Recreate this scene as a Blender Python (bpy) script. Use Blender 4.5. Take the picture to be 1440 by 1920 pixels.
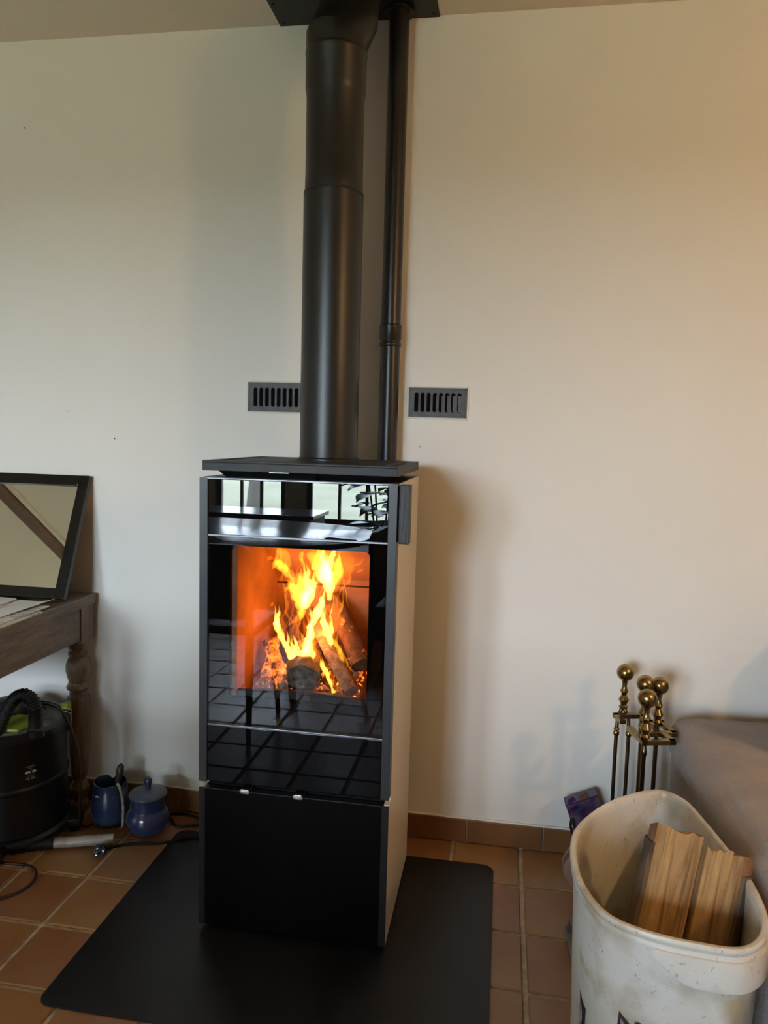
import bpy, bmesh, math, random
from mathutils import Vector, Matrix, noise
random.seed(7)
C = bpy.context.scene.collection
sc = bpy.context.scene
for o in list(bpy.data.objects):
    bpy.data.objects.remove(o)

# ---------------------------------------------------------------- camera
cam = bpy.data.cameras.new('camera')
cam_o = bpy.data.objects.new('camera', cam)
C.objects.link(cam_o)
YAW, PITCH, ROLL = math.radians(9.04), math.radians(5.7745), math.radians(-1.5835)
fw = Vector((-math.sin(YAW) * math.cos(PITCH), math.cos(YAW) * math.cos(PITCH), -math.sin(PITCH)))
r0 = Vector((math.cos(YAW), math.sin(YAW), 0)); u0 = r0.cross(fw)
rr = r0 * math.cos(ROLL) - u0 * math.sin(ROLL); uu = r0 * math.sin(ROLL) + u0 * math.cos(ROLL)
cam_o.matrix_world = Matrix(((rr.x, uu.x, -fw.x, .3647), (rr.y, uu.y, -fw.y, -2.1964), (rr.z, uu.z, -fw.z, 1.2364), (0, 0, 0, 1)))
cam.sensor_fit = 'HORIZONTAL'; cam.sensor_width = 36.0; cam.lens = 1390.4 / 1440 * 36
cam.clip_start = .05; cam.clip_end = 200
sc.camera = cam_o

# ---------------------------------------------------------------- world, daylight, exposure
SKY = 62.0
world = bpy.data.worlds.new('overcast_sky'); sc.world = world
world.use_nodes = True
nt = world.node_tree; nt.nodes.clear()
wo = nt.nodes.new('ShaderNodeOutputWorld'); bg = nt.nodes.new('ShaderNodeBackground')
tc = nt.nodes.new('ShaderNodeTexCoord'); sx = nt.nodes.new('ShaderNodeSeparateXYZ'); cr = nt.nodes.new('ShaderNodeValToRGB')
cr.color_ramp.elements[0].position = 0.0; cr.color_ramp.elements[0].color = (.74, .85, .98, 1)
cr.color_ramp.elements[1].position = 0.6; cr.color_ramp.elements[1].color = (.56, .74, 1.0, 1)
nt.links.new(tc.outputs['Generated'], sx.inputs[0]); nt.links.new(sx.outputs['Z'], cr.inputs[0])
nt.links.new(cr.outputs[0], bg.inputs[0]); bg.inputs[1].default_value = SKY
nt.links.new(bg.outputs[0], wo.inputs[0])
LAMP = 350.0          # radiance of the pendant bulb
FIRE = 1.3            # watts of each flame light
FRONT_Y = -5.5
WINDOWS = [(-2.3, -1.62), (-1.42, -.55)]
WIN_Z = (.42, 2.15)
for i, (wa, wb) in enumerate(WINDOWS):      # sky portals in the window openings
    l = bpy.data.lights.new('window_daylight', 'AREA'); l.shape = 'RECTANGLE'
    l.size = wb - wa; l.size_y = WIN_Z[1] - WIN_Z[0]; l.cycles.is_portal = True
    lo = bpy.data.objects.new('window_daylight', l); C.objects.link(lo)
    lo.location = ((wa + wb) / 2, FRONT_Y - .1, sum(WIN_Z) / 2); lo.rotation_euler = (math.radians(90), 0, 0)
sc.view_settings.view_transform = 'Standard'; sc.view_settings.look = 'None'
sc.view_settings.exposure = 0.27; sc.view_settings.gamma = 1.0; sc.view_settings.use_curve_mapping = False
sc.cycles.transparent_max_bounces = 64
sc.cycles.caustics_reflective = False; sc.cycles.caustics_refractive = False
sc.cycles.sample_clamp_indirect = 8.0

# ---------------------------------------------------------------- materials
def new_mat(name):
    m = bpy.data.materials.new(name); m.use_nodes = True
    n = m.node_tree; b = n.nodes['Principled BSDF']
    return m, n, b
def node(n, t, **k):
    x = n.nodes.new(t)
    for a, v in k.items():
        setattr(x, a, v)
    return x
def mat(name, col, rough=.5, metal=0.0, ior=None, coat=0.0, var=None, bump=None, stretch=None, sheen=0.0, per_object=0.0, spec=None):
    """Principled with optional colour variation var=(col2, noise scale, detail), bump=(scale, strength), stretch=(x,y,z) scale."""
    m, n, b = new_mat(name)
    b.inputs['Base Color'].default_value = (*col, 1); b.inputs['Roughness'].default_value = rough; b.inputs['Metallic'].default_value = metal
    if ior: b.inputs['IOR'].default_value = ior
    if coat: b.inputs['Coat Weight'].default_value = coat; b.inputs['Coat Roughness'].default_value = .03
    if spec is not None: b.inputs['Specular IOR Level'].default_value = spec
    if sheen: b.inputs['Sheen Weight'].default_value = sheen
    if var or bump:
        t = node(n, 'ShaderNodeTexCoord'); mp = node(n, 'ShaderNodeMapping')
        n.links.new(t.outputs['Object'], mp.inputs[0])
        if stretch: mp.inputs['Scale'].default_value = stretch
    out = None
    if var:
        z = node(n, 'ShaderNodeTexNoise'); z.inputs['Scale'].default_value = var[1]; z.inputs['Detail'].default_value = var[2] if len(var) > 2 else 4
        n.links.new(mp.outputs[0], z.inputs['Vector'])
        c = node(n, 'ShaderNodeValToRGB'); c.color_ramp.elements[0].position = .35; c.color_ramp.elements[1].position = .65
        c.color_ramp.elements[0].color = (*col, 1); c.color_ramp.elements[1].color = (*var[0], 1)
        n.links.new(z.outputs['Fac'], c.inputs[0]); out = c.outputs[0]
        n.links.new(out, b.inputs['Base Color'])
    if per_object and out:
        oi = node(n, 'ShaderNodeObjectInfo'); hs = node(n, 'ShaderNodeHueSaturation'); mr = node(n, 'ShaderNodeMapRange')
        mr.inputs['To Min'].default_value = 1 - per_object; mr.inputs['To Max'].default_value = 1 + per_object
        n.links.new(oi.outputs['Random'], mr.inputs[0]); n.links.new(mr.outputs[0], hs.inputs['Value']); n.links.new(out, hs.inputs['Color'])
        mr2 = node(n, 'ShaderNodeMapRange'); mr2.inputs['To Min'].default_value = .49; mr2.inputs['To Max'].default_value = .51
        n.links.new(oi.outputs['Random'], mr2.inputs[0]); n.links.new(mr2.outputs[0], hs.inputs['Hue'])
        n.links.new(hs.outputs[0], b.inputs['Base Color'])
    if bump:
        z2 = node(n, 'ShaderNodeTexNoise'); z2.inputs['Scale'].default_value = bump[0]; z2.inputs['Detail'].default_value = 5
        n.links.new(mp.outputs[0], z2.inputs['Vector'])
        bp = node(n, 'ShaderNodeBump'); bp.inputs['Strength'].default_value = bump[1]; bp.inputs['Distance'].default_value = .004
        n.links.new(z2.outputs['Fac'], bp.inputs['Height']); n.links.new(bp.outputs[0], b.inputs['Normal'])
    return m

M = {}
M['plaster'] = mat('white_plaster', (.80, .77, .71), .75, var=((.77, .74, .68), 1.3, 3), bump=(14, .12))
M['ceiling'] = mat('ceiling_paint', (.80, .715, .59), .8, bump=(20, .08))
M['tile'] = mat('terracotta_tile', (.245, .105, .036), .36, var=((.28, .148, .064), 5.5, 5), bump=(26, .10), per_object=.10)
M['skirting'] = mat('terracotta_skirting', (.17, .074, .024), .3, var=((.205, .098, .036), 7, 5), bump=(30, .08), per_object=.14)
M['grout'] = mat('cement_grout', (.50, .40, .27), .9, var=((.34, .27, .19), 40, 5), bump=(150, .4))
M['stove_black'] = mat('black_stove_steel', (.010, .0102, .011), .42, bump=(400, .05), spec=.35)
M['frame_grey'] = mat('anthracite_door_frame', (.026, .028, .031), .38)
M['cast'] = mat('black_cast_plate', (.014, .014, .0145), .5, bump=(300, .12), spec=.4)
M['black_glass'] = mat('black_glass', (.003, .003, .003), .0, ior=1.62)
M['low_glass'] = mat('dark_lower_glass', (.003, .003, .003), .02, ior=1.22)
M['drawer_glass'] = mat('black_drawer_steel', (.0025, .0025, .0025), .35, spec=.08)
M['mask'] = mat('black_glass_print', (.003, .003, .003), .6, spec=.0)
M['cream'] = mat('cream_enamel', (.66, .56, .42), .35)
M['flue'] = mat('matt_black_flue', (.010, .0098, .0092), .36, bump=(500, .04), spec=.5)
M['slim'] = mat('gloss_black_pipe', (.010, .010, .010), .33)
M['chrome'] = mat('chrome', (.75, .75, .73), .16, 1.0)
M['strip'] = mat('brushed_strip', (.20, .20, .21), .35, 1.0)
M['handle_brown'] = mat('dark_brown_handle', (.045, .028, .016), .4)
M['ebony'] = mat('black_oak_handle', (.018, .018, .02), .45, var=((.05, .05, .055), 18, 6), bump=(30, .9), stretch=(6, 6, .6))
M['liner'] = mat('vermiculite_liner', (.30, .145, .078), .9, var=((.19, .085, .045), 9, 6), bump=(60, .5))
M['iron'] = mat('grey_cast_iron', (.060, .062, .063), .55, var=((.09, .09, .09), 30, 4), bump=(120, .3))
M['dark'] = mat('dark_cavity', (.003, .003, .003), .9, spec=.1)
M['rust_dark'] = mat('vent_blade', (.10, .095, .09), .6, var=((.05, .03, .02), 20, 4))
M['hearth'] = mat('black_hearth_plate', (.0085, .0085, .009), .40, var=((.011, .011, .0112), 8, 3), bump=(600, .05), spec=.3)
M['oak'] = mat('aged_brown_oak', (.125, .090, .060), .55, var=((.21, .16, .11), 9, 8), bump=(40, .5), stretch=(9, 1, 9))
M['oak_leg'] = mat('aged_brown_oak_leg', (.12, .076, .042), .38, var=((.20, .135, .08), 10, 8), bump=(30, .35), stretch=(8, 8, .8))
M['mirror_frame'] = mat('black_lacquer_frame', (.006, .005, .004), .25, coat=.1, spec=.35)
M['backing'] = mat('brown_board_backing', (.16, .095, .06), .75)
M['glaze_blue'] = mat('blue_glaze', (.020, .034, .080), .14, coat=.5, var=((.034, .055, .105), 12, 6), bump=(30, .1))
M['glaze_dusty'] = mat('dusty_blue_glaze', (.050, .066, .105), .36, coat=.15, var=((.11, .12, .145), 14, 8))
M['glaze_violet'] = mat('violet_blue_glaze', (.026, .036, .105), .15, coat=.5, var=((.042, .054, .12), 10, 6), bump=(30, .1))
M['vac_black'] = mat('black_vacuum_drum', (.005, .005, .005), .42, spec=.3)
M['vac_plastic'] = mat('black_vacuum_plastic', (.007, .007, .0075), .34, spec=.4)
M['vac_dust'] = mat('dusty_lid', (.07, .066, .058), .8, var=((.26, .25, .22), 18, 8))
M['vac_green'] = mat('lime_plastic', (.30, .40, .035), .45, var=((.20, .27, .03), 12, 6))
M['alu'] = mat('dull_aluminium', (.46, .43, .38), .55, .25, var=((.26, .235, .20), 22, 8))
M['cable'] = mat('black_rubber_cable', (.007, .007, .007), .55, spec=.2)
M['cable_brown'] = mat('brown_black_cable', (.022, .010, .007), .4)
M['white_print'] = mat('white_print', (.62, .62, .60), .6)
M['grey_print'] = mat('grey_print', (.12, .12, .12), .6)
M['cord'] = mat('frayed_jute', (.42, .36, .25), .95, var=((.30, .26, .17), 40, 6), bump=(120, .8))
M['brass'] = mat('aged_brass', (.36, .255, .095), .24, 1.0, var=((.26, .18, .07), 26, 6))
M['brass_dark'] = mat('tarnished_brass', (.17, .11, .045), .3, 1.0, var=((.10, .06, .03), 16, 5))
M['fabric'] = mat('taupe_sofa_fabric', (.34, .27, .228), .95, var=((.265, .21, .18), 9, 8), bump=(260, .9), sheen=.25)
M['fabric2'] = mat('grey_cushion_fabric', (.33, .33, .30), .95, bump=(300, .5), sheen=.2)
M['bark'] = mat('brown_bark', (.075, .048, .030), .95, var=((.17, .115, .07), 16, 8), bump=(30, 1.0), stretch=(2.2, 2.2, .7))
M['red_bark'] = mat('inner_red_bark', (.17, .07, .03), .85, var=((.30, .17, .08), 14, 8), bump=(40, .8), stretch=(3, 3, .5))
M['purple'] = mat('purple_carton', (.030, .008, .055), .28, coat=.4, var=((.12, .08, .13), 40, 3))
M['carton_top'] = mat('violet_carton_lid', (.050, .020, .085), .3, coat=.3)
M['leather'] = mat('brown_leather', (.16, .075, .042), .5, var=((.11, .05, .03), 14, 6), bump=(60, .4))
M['bellows_wood'] = mat('bellows_wood', (.22, .125, .08), .5, var=((.17, .09, .055), 10, 6), stretch=(6, 6, 1))
M['greywood'] = mat('weathered_board', (.22, .19, .15), .8, var=((.14, .12, .09), 14, 8), bump=(40, .6), stretch=(7, 1, 7))
M['paper'] = mat('white_paper', (.74, .73, .70), .7)
M['manila'] = mat('manila_paper', (.62, .47, .30), .7)
M['beam'] = mat('brown_beam', (.12, .06, .032), .6, var=((.17, .09, .05), 6, 7), stretch=(8, 1, 8))
M['win_frame'] = mat('grey_brown_window_frame', (.13, .115, .10), .5)
M['table_dark'] = mat('dark_table_top', (.030, .032, .036), .16)
M['chair_dark'] = mat('dark_chair', (.018, .015, .013), .5)
M['leaf'] = mat('dark_green_leaf', (.035, .075, .022), .32, var=((.06, .11, .03), 8, 3))
M['stem'] = mat('plant_stem', (.09, .075, .04), .7)
M['pot'] = mat('grey_pot', (.20, .19, .18), .6)
M['shade'] = mat('pendant_shade', (.55, .45, .30), .5)
M['grass'] = mat('meadow_grass', (.22, .195, .105), .95, var=((.29, .265, .17), .6, 8))
M['trunk'] = mat('tree_trunk', (.10, .085, .07), .9)
M['hedge'] = mat('far_hedge', (.13, .13, .115), .95, var=((.21, .205, .185), 1.5, 8))

def split_wood(name):
    m, n, b = new_mat(name)
    t = node(n, 'ShaderNodeTexCoord'); mp = node(n, 'ShaderNodeMapping'); mp.inputs['Scale'].default_value = (44, 44, 2.6); pre = node(n, 'ShaderNodeMapping'); pre.inputs['Rotation'].default_value = (math.radians(11.3), math.radians(-10.7), 0)
    n.links.new(t.outputs['Object'], pre.inputs[0]); n.links.new(pre.outputs[0], mp.inputs[0])
    z = node(n, 'ShaderNodeTexNoise'); z.inputs['Scale'].default_value = 1.6; z.inputs['Detail'].default_value = 8; z.inputs['Distortion'].default_value = .9; z.inputs['Roughness'].default_value = .62
    n.links.new(mp.outputs[0], z.inputs['Vector'])
    c = node(n, 'ShaderNodeValToRGB'); e = c.color_ramp.elements
    e[0].position = .30; e[0].color = (.17, .075, .022, 1); e[1].position = .72; e[1].color = (.60, .39, .17, 1)
    k = e.new(.48); k.color = (.42, .235, .085, 1)
    n.links.new(z.outputs['Fac'], c.inputs[0])
    z2 = node(n, 'ShaderNodeTexNoise'); z2.inputs['Scale'].default_value = 9; z2.inputs['Detail'].default_value = 3
    n.links.new(t.outputs['Object'], z2.inputs['Vector'])
    mx = node(n, 'ShaderNodeMix', data_type='RGBA', blend_type='MULTIPLY'); mx.inputs['Factor'].default_value = .55
    c2 = node(n, 'ShaderNodeValToRGB'); c2.color_ramp.elements[0].position = .35; c2.color_ramp.elements[0].color = (.55, .52, .5, 1); c2.color_ramp.elements[1].position = .6; c2.color_ramp.elements[1].color = (1, 1, 1, 1)
    n.links.new(z2.outputs['Fac'], c2.inputs[0]); n.links.new(c.outputs[0], mx.inputs['A']); n.links.new(c2.outputs[0], mx.inputs['B'])
    n.links.new(mx.outputs['Result'], b.inputs['Base Color'])
    b.inputs['Roughness'].default_value = .75
    bp = node(n, 'ShaderNodeBump'); bp.inputs['Strength'].default_value = .7; bp.inputs['Distance'].default_value = .004
    n.links.new(z.outputs['Fac'], bp.inputs['Height']); n.links.new(bp.outputs[0], b.inputs['Normal'])
    return m
M['split'] = split_wood('split_firewood')

def bucket_plastic():
    m, n, b = new_mat('worn_white_plastic')
    t = node(n, 'ShaderNodeTexCoord')
    def nz(scale, detail, lo, hi, c0, c1, stretch=None):
        z = node(n, 'ShaderNodeTexNoise'); z.inputs['Scale'].default_value = scale; z.inputs['Detail'].default_value = detail
        if stretch:
            mp = node(n, 'ShaderNodeMapping'); mp.inputs['Scale'].default_value = stretch
            n.links.new(t.outputs['Object'], mp.inputs[0]); n.links.new(mp.outputs[0], z.inputs['Vector'])
        else:
            n.links.new(t.outputs['Object'], z.inputs['Vector'])
        c = node(n, 'ShaderNodeValToRGB'); c.color_ramp.elements[0].position = lo; c.color_ramp.elements[1].position = hi
        c.color_ramp.elements[0].color = (*c0, 1); c.color_ramp.elements[1].color = (*c1, 1)
        n.links.new(z.outputs['Fac'], c.inputs[0]); return c.outputs[0]
    def mul(a, bb):
        x = node(n, 'ShaderNodeMix', data_type='RGBA', blend_type='MULTIPLY'); x.inputs['Factor'].default_value = 1
        n.links.new(a, x.inputs['A']); n.links.new(bb, x.inputs['B']); return x.outputs['Result']
    base = nz(5, 4, .35, .65, (.60, .56, .48), (.70, .68, .62))
    a = mul(base, nz(105, 8, .27, .36, (.66, .60, .52), (1, 1, 1)))
    a = mul(a, nz(150, 6, .272, .318, (.26, .22, .18), (1, 1, 1), (1, 1, .6)))
    a = mul(a, nz(9, 8, .34, .52, (.66, .56, .42), (1, 1, 1)))
    n.links.new(a, b.inputs['Base Color']); b.inputs['Roughness'].default_value = .38
    b.inputs['Subsurface Weight'].default_value = 0.0
    return m
M['bucket'] = bucket_plastic()
M['bucket_print'] = mat('black_print', (.015, .012, .014), .5, var=((.05, .035, .04), 60, 5))
M['bucket_print_pale'] = mat('pale_print', (.50, .45, .45), .5, var=((.16, .13, .13), 70, 6))
M['bucket_print_ochre'] = mat('faded_ochre_print', (.50, .34, .13), .5)

def news(name, sc_=1.0, ink=.12):
    m, n, b = new_mat(name)
    t = node(n, 'ShaderNodeTexCoord'); br = node(n, 'ShaderNodeTexBrick'); br.offset = 0.37
    br.inputs['Scale'].default_value = 55 * sc_; br.inputs['Mortar Size'].default_value = .03; br.inputs['Row Height'].default_value = .18; br.inputs['Brick Width'].default_value = .6
    br.inputs['Color1'].default_value = (ink, ink, ink, 1); br.inputs['Color2'].default_value = (.62, .60, .55, 1); br.inputs['Mortar'].default_value = (.66, .64, .60, 1)
    n.links.new(t.outputs['Object'], br.inputs['Vector'])
    z = node(n, 'ShaderNodeTexNoise'); z.inputs['Scale'].default_value = 22 * sc_; n.links.new(t.outputs['Object'], z.inputs['Vector'])
    c = node(n, 'ShaderNodeValToRGB'); c.color_ramp.elements[0].position = .5; c.color_ramp.elements[1].position = .53
    n.links.new(z.outputs['Fac'], c.inputs[0])
    mx = node(n, 'ShaderNodeMix', data_type='RGBA'); n.links.new(c.outputs[0], mx.inputs['Factor'])
    n.links.new(br.outputs['Color'], mx.inputs['A']); mx.inputs['B'].default_value = (.62, .60, .56, 1)
    n.links.new(mx.outputs['Result'], b.inputs['Base Color']); b.inputs['Roughness'].default_value = .75
    return m
M['news'] = news('newsprint'); M['news_b'] = news('newsprint_pictures', .45, .05)

def mirror_mat():
    m, n, b = new_mat('mirror_silver')
    b.inputs['Base Color'].default_value = (.86, .86, .82, 1); b.inputs['Metallic'].default_value = 1; b.inputs['Roughness'].default_value = .0
    return m
M['mirror'] = mirror_mat()

def glass_mat(name, tint, ior, rough=0.0):
    m = bpy.data.materials.new(name); m.use_nodes = True; n = m.node_tree; n.nodes.clear()
    o = node(n, 'ShaderNodeOutputMaterial'); mx = node(n, 'ShaderNodeMixShader'); tr = node(n, 'ShaderNodeBsdfTransparent'); gl = node(n, 'ShaderNodeBsdfGlossy'); fr = node(n, 'ShaderNodeFresnel')
    tr.inputs[0].default_value = (*tint, 1); gl.inputs['Roughness'].default_value = rough; fr.inputs[0].default_value = ior
    n.links.new(fr.outputs[0], mx.inputs[0]); n.links.new(tr.outputs[0], mx.inputs[1]); n.links.new(gl.outputs[0], mx.inputs[2]); n.links.new(mx.outputs[0], o.inputs[0])
    return m
M['door_glass'] = glass_mat('coated_door_glass', (.95, .93, .90), 1.55)
M['window_glass'] = glass_mat('window_glass', (.97, .98, .97), 1.3)

def flame_mat(name, col, s):
    m = bpy.data.materials.new(name); m.use_nodes = True; n = m.node_tree; n.nodes.clear()
    o = node(n, 'ShaderNodeOutputMaterial'); e = node(n, 'ShaderNodeEmission')
    e.inputs[0].default_value = (*col, 1); e.inputs[1].default_value = s
    n.links.new(e.outputs[0], o.inputs['Volume'])
    return m
M['hot'] = flame_mat('flame_hot', (1, .56, .07), 205)
M['mid'] = flame_mat('flame_mid', (1, .36, .022), 92)
M['out'] = flame_mat('flame_outer', (1, .20, .012), 55)

M['soft'] = flame_mat('flame_soft', (1, .19, .010), 13)
def burnt(name, base, base2, ember, lo, hi, strength):
    """Charring wood: bark colours plus glowing cracks (heat gives off light)."""
    m, n, b = new_mat(name)
    t = node(n, 'ShaderNodeTexCoord')
    z = node(n, 'ShaderNodeTexNoise'); z.inputs['Scale'].default_value = 38; z.inputs['Detail'].default_value = 8; z.inputs['Roughness'].default_value = .7
    n.links.new(t.outputs['Object'], z.inputs['Vector'])
    c = node(n, 'ShaderNodeValToRGB'); c.color_ramp.elements[0].position = .38; c.color_ramp.elements[1].position = .66
    c.color_ramp.elements[0].color = (*base, 1); c.color_ramp.elements[1].color = (*base2, 1)
    n.links.new(z.outputs['Fac'], c.inputs[0]); n.links.new(c.outputs[0], b.inputs['Base Color'])
    b.inputs['Roughness'].default_value = .95
    v = node(n, 'ShaderNodeTexNoise'); v.inputs['Scale'].default_value = 27; v.inputs['Detail'].default_value = 9; v.inputs['Roughness'].default_value = .75
    n.links.new(t.outputs['Object'], v.inputs['Vector'])
    r = node(n, 'ShaderNodeMapRange'); r.inputs['From Min'].default_value = lo; r.inputs['From Max'].default_value = hi; r.inputs['To Max'].default_value = strength
    n.links.new(v.outputs['Fac'], r.inputs[0])
    b.inputs['Emission Color'].default_value = (*ember, 1); n.links.new(r.outputs[0], b.inputs['Emission Strength'])
    bp = node(n, 'ShaderNodeBump'); bp.inputs['Strength'].default_value = 1; bp.inputs['Distance'].default_value = .006
    n.links.new(z.outputs['Fac'], bp.inputs['Height']); n.links.new(bp.outputs[0], b.inputs['Normal'])
    return m
EMB = (1, .20, .02)
M['log_ash'] = burnt('ash_grey_log', (.10, .075, .06), (.34, .27, .22), EMB, .62, .72, 3.0)
M['log_char'] = burnt('charred_log', (.03, .024, .02), (.20, .165, .13), EMB, .68, .78, 2.0)
M['log_brown'] = burnt('brown_burning_log', (.06, .035, .02), (.16, .09, .055), EMB, .60, .72, 2.5)
M['log_ember'] = burnt('glowing_log', (.10, .04, .02), (.30, .14, .07), EMB, .46, .66, 3.2)
M['ash'] = burnt('ember_ash', (.16, .10, .07), (.42, .30, .22), EMB, .52, .64, 4.0)
def emit(name, col, s):
    m = bpy.data.materials.new(name); m.use_nodes = True; n = m.node_tree; n.nodes.clear()
    o = node(n, 'ShaderNodeOutputMaterial'); e = node(n, 'ShaderNodeEmission'); e.inputs[0].default_value = (*col, 1); e.inputs[1].default_value = s
    n.links.new(e.outputs[0], o.inputs[0]); return m
M['bulb'] = emit('warm_bulb', (1, .61, .27), LAMP)

# ---------------------------------------------------------------- building helpers (all shapes are given in world metres)
WM = {}
class MB:
    def __init__(s): s.v = []; s.f = []; s.mi = []
    def add(s, v, f, mi=0):
        k = len(s.v); s.v += [tuple(x) for x in v]; s.f += [tuple(i + k for i in q) for q in f]; s.mi += [mi] * len(f); return s
    def box(s, a, b, mi=0):
        (x0, y0, z0), (x1, y1, z1) = a, b
        v = [(x, y, z) for z in (z0, z1) for y in (y0, y1) for x in (x0, x1)]
        return s.add(v, [(0, 2, 3, 1), (4, 5, 7, 6), (0, 1, 5, 4), (2, 6, 7, 3), (0, 4, 6, 2), (1, 3, 7, 5)], mi)
    def hexa(s, lo, hi, mi=0):       # two quads of four points, bottom and top, both counter-clockwise from above
        return s.add(list(lo) + list(hi), [(3, 2, 1, 0), (4, 5, 6, 7), (0, 1, 5, 4), (1, 2, 6, 5), (2, 3, 7, 6), (3, 0, 4, 7)], mi)
    def obox(s, c, size, ax, mi=0):  # box with its own axes (three unit vectors)
        c = Vector(c); X, Y, Z = [Vector(a).normalized() * d / 2 for a, d in zip(ax, size)]
        q = [(-1, -1), (1, -1), (1, 1), (-1, 1)]
        return s.hexa([c + X * a + Y * b - Z for a, b in q], [c + X * a + Y * b + Z for a, b in q], mi)
    def rings(s, R, closed_ends=True, mi=0, loop=False):
        n = len(R[0]); v = [p for r in R for p in r]; f = []
        for i in range(len(R) - (0 if loop else 1)):
            j2 = (i + 1) % len(R)
            for j in range(n):
                k = (j + 1) % n; f.append((i * n + j, i * n + k, j2 * n + k, j2 * n + j))
        if closed_ends and not loop:
            f.append(tuple(range(n - 1, -1, -1))); f.append(tuple((len(R) - 1) * n + j for j in range(n)))
        return s.add(v, f, mi)
    def lathe(s, prof, c=(0, 0, 0), seg=40, ax=(0, 0, 1), closed=True, mi=0, sq=None):
        c = Vector(c); Z = Vector(ax).normalized(); X = Z.orthogonal().normalized() if abs(Z.z) < .99 else Vector((1, 0, 0)); Y = Z.cross(X)
        R = []
        for r, h in prof:
            R.append([c + Z * h + (X * math.cos(t) + Y * math.sin(t)) * max(r, 1e-5) for t in [2 * math.pi * k / seg for k in range(seg)]])
        return s.rings(R, closed, mi)
    def tube(s, pts, rad, seg=12, mi=0, squash=None):
        pts = [Vector(p) for p in pts]; R = []; up = None
        for i, p in enumerate(pts):
            t = (pts[min(i + 1, len(pts) - 1)] - pts[max(i - 1, 0)]).normalized()
            if up is None: up = t.orthogonal().normalized()
            up = (up - t * up.dot(t)).normalized(); w = t.cross(up)
            r = rad[i] if isinstance(rad, (list, tuple)) else rad
            R.append([p + (up * math.cos(a) + w * math.sin(a)) * r for a in [2 * math.pi * k / seg for k in range(seg)]])
        return s.rings(R, True, mi)
    def prism(s, poly, z0, z1, mi=0):
        n = len(poly); return s.rings([[(x, y, z0) for x, y in poly], [(x, y, z1) for x, y in poly]], True, mi)
    def build(s, name, m, parent=None, smooth=40, bevel=0, seg=2, sub=0):
        me = bpy.data.meshes.new(name)
        W = WM.get(parent.name) if parent else None
        inv = W.inverted() if W else None
        me.from_pydata([tuple(inv @ Vector(v)) for v in s.v] if inv else s.v, [], s.f)
        mats = m if isinstance(m, (list, tuple)) else [m]
        for x in mats: me.materials.append(M[x] if isinstance(x, str) else x)
        for p, i in zip(me.polygons, s.mi): p.material_index = i
        bm = bmesh.new(); bm.from_mesh(me)
        bmesh.ops.recalc_face_normals(bm, faces=bm.faces)
        if bevel:
            es = [e for e in bm.edges if len(e.link_faces) == 2 and e.calc_face_angle(0) > math.radians(28)]
            bmesh.ops.bevel(bm, geom=es, offset=bevel, segments=seg, profile=.6, affect='EDGES', clamp_overlap=True)
        bm.to_mesh(me); bm.free()
        if smooth:
            me.polygons.foreach_set('use_smooth', [True] * len(me.polygons)); me.set_sharp_from_angle(angle=math.radians(smooth))
        o = bpy.data.objects.new(name, me); C.objects.link(o)
        if parent: o.parent = parent; WM[o.name] = W if W else Matrix.Identity(4)
        else: WM[o.name] = Matrix.Identity(4)
        return o
def thing(name, loc, label, cat, group=None, rz=0):
    o = bpy.data.objects.new(name, None); C.objects.link(o); o.empty_display_size = .05
    o.location = loc; o.rotation_euler = (0, 0, rz); WM[o.name] = Matrix.Translation(loc) @ Matrix.Rotation(rz, 4, 'Z')
    o['label'] = label; o['category'] = cat
    if group: o['group'] = group
    return o
def tag(o, label, cat, group=None, kind=None):
    o['label'] = label; o['category'] = cat
    if group: o['group'] = group
    if kind: o['kind'] = kind
    return o
def struct(o): o['kind'] = 'structure'; return o
def place(me, name, loc, parent, rz=0):      # another object sharing mesh data
    o = bpy.data.objects.new(name, me); C.objects.link(o); o.location = loc; o.rotation_euler = (0, 0, rz)
    if parent: o.parent = parent
    return o
def spline(pts, n=8):                        # Catmull-Rom through points of any dimension
    P = [list(p) for p in pts]; P = [P[0]] + P + [P[-1]]; out = []
    for i in range(1, len(P) - 2):
        for k in range(n):
            t = k / n; a, b, c, d = P[i - 1], P[i], P[i + 1], P[i + 2]
            out.append([.5 * (2 * b[j] + (c[j] - a[j]) * t + (2 * a[j] - 5 * b[j] + 4 * c[j] - d[j]) * t * t + (3 * b[j] - a[j] - 3 * c[j] + d[j]) * t ** 3) for j in range(len(b))])
    out.append(P[-2]); return out
def loop_spline(pts, n=6):
    P = [list(p) for p in pts]; L = len(P); out = []
    for i in range(L):
        a, b, c, d = P[i - 1], P[i], P[(i + 1) % L], P[(i + 2) % L]
        for k in range(n):
            t = k / n
            out.append([.5 * (2 * b[j] + (c[j] - a[j]) * t + (2 * a[j] - 5 * b[j] + 4 * c[j] - d[j]) * t * t + (3 * b[j] - a[j] - 3 * c[j] + d[j]) * t ** 3) for j in range(len(b))])
    return out
def rrect(x0, y0, x1, y1, r, n=6):
    out = []
    for cx, cy, a0 in ((x1 - r, y0 + r, -90), (x1 - r, y1 - r, 0), (x0 + r, y1 - r, 90), (x0 + r, y0 + r, 180)):
        for k in range(n + 1):
            a = math.radians(a0 + 90 * k / n); out.append((cx + r * math.cos(a), cy + r * math.sin(a)))
    return out
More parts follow.
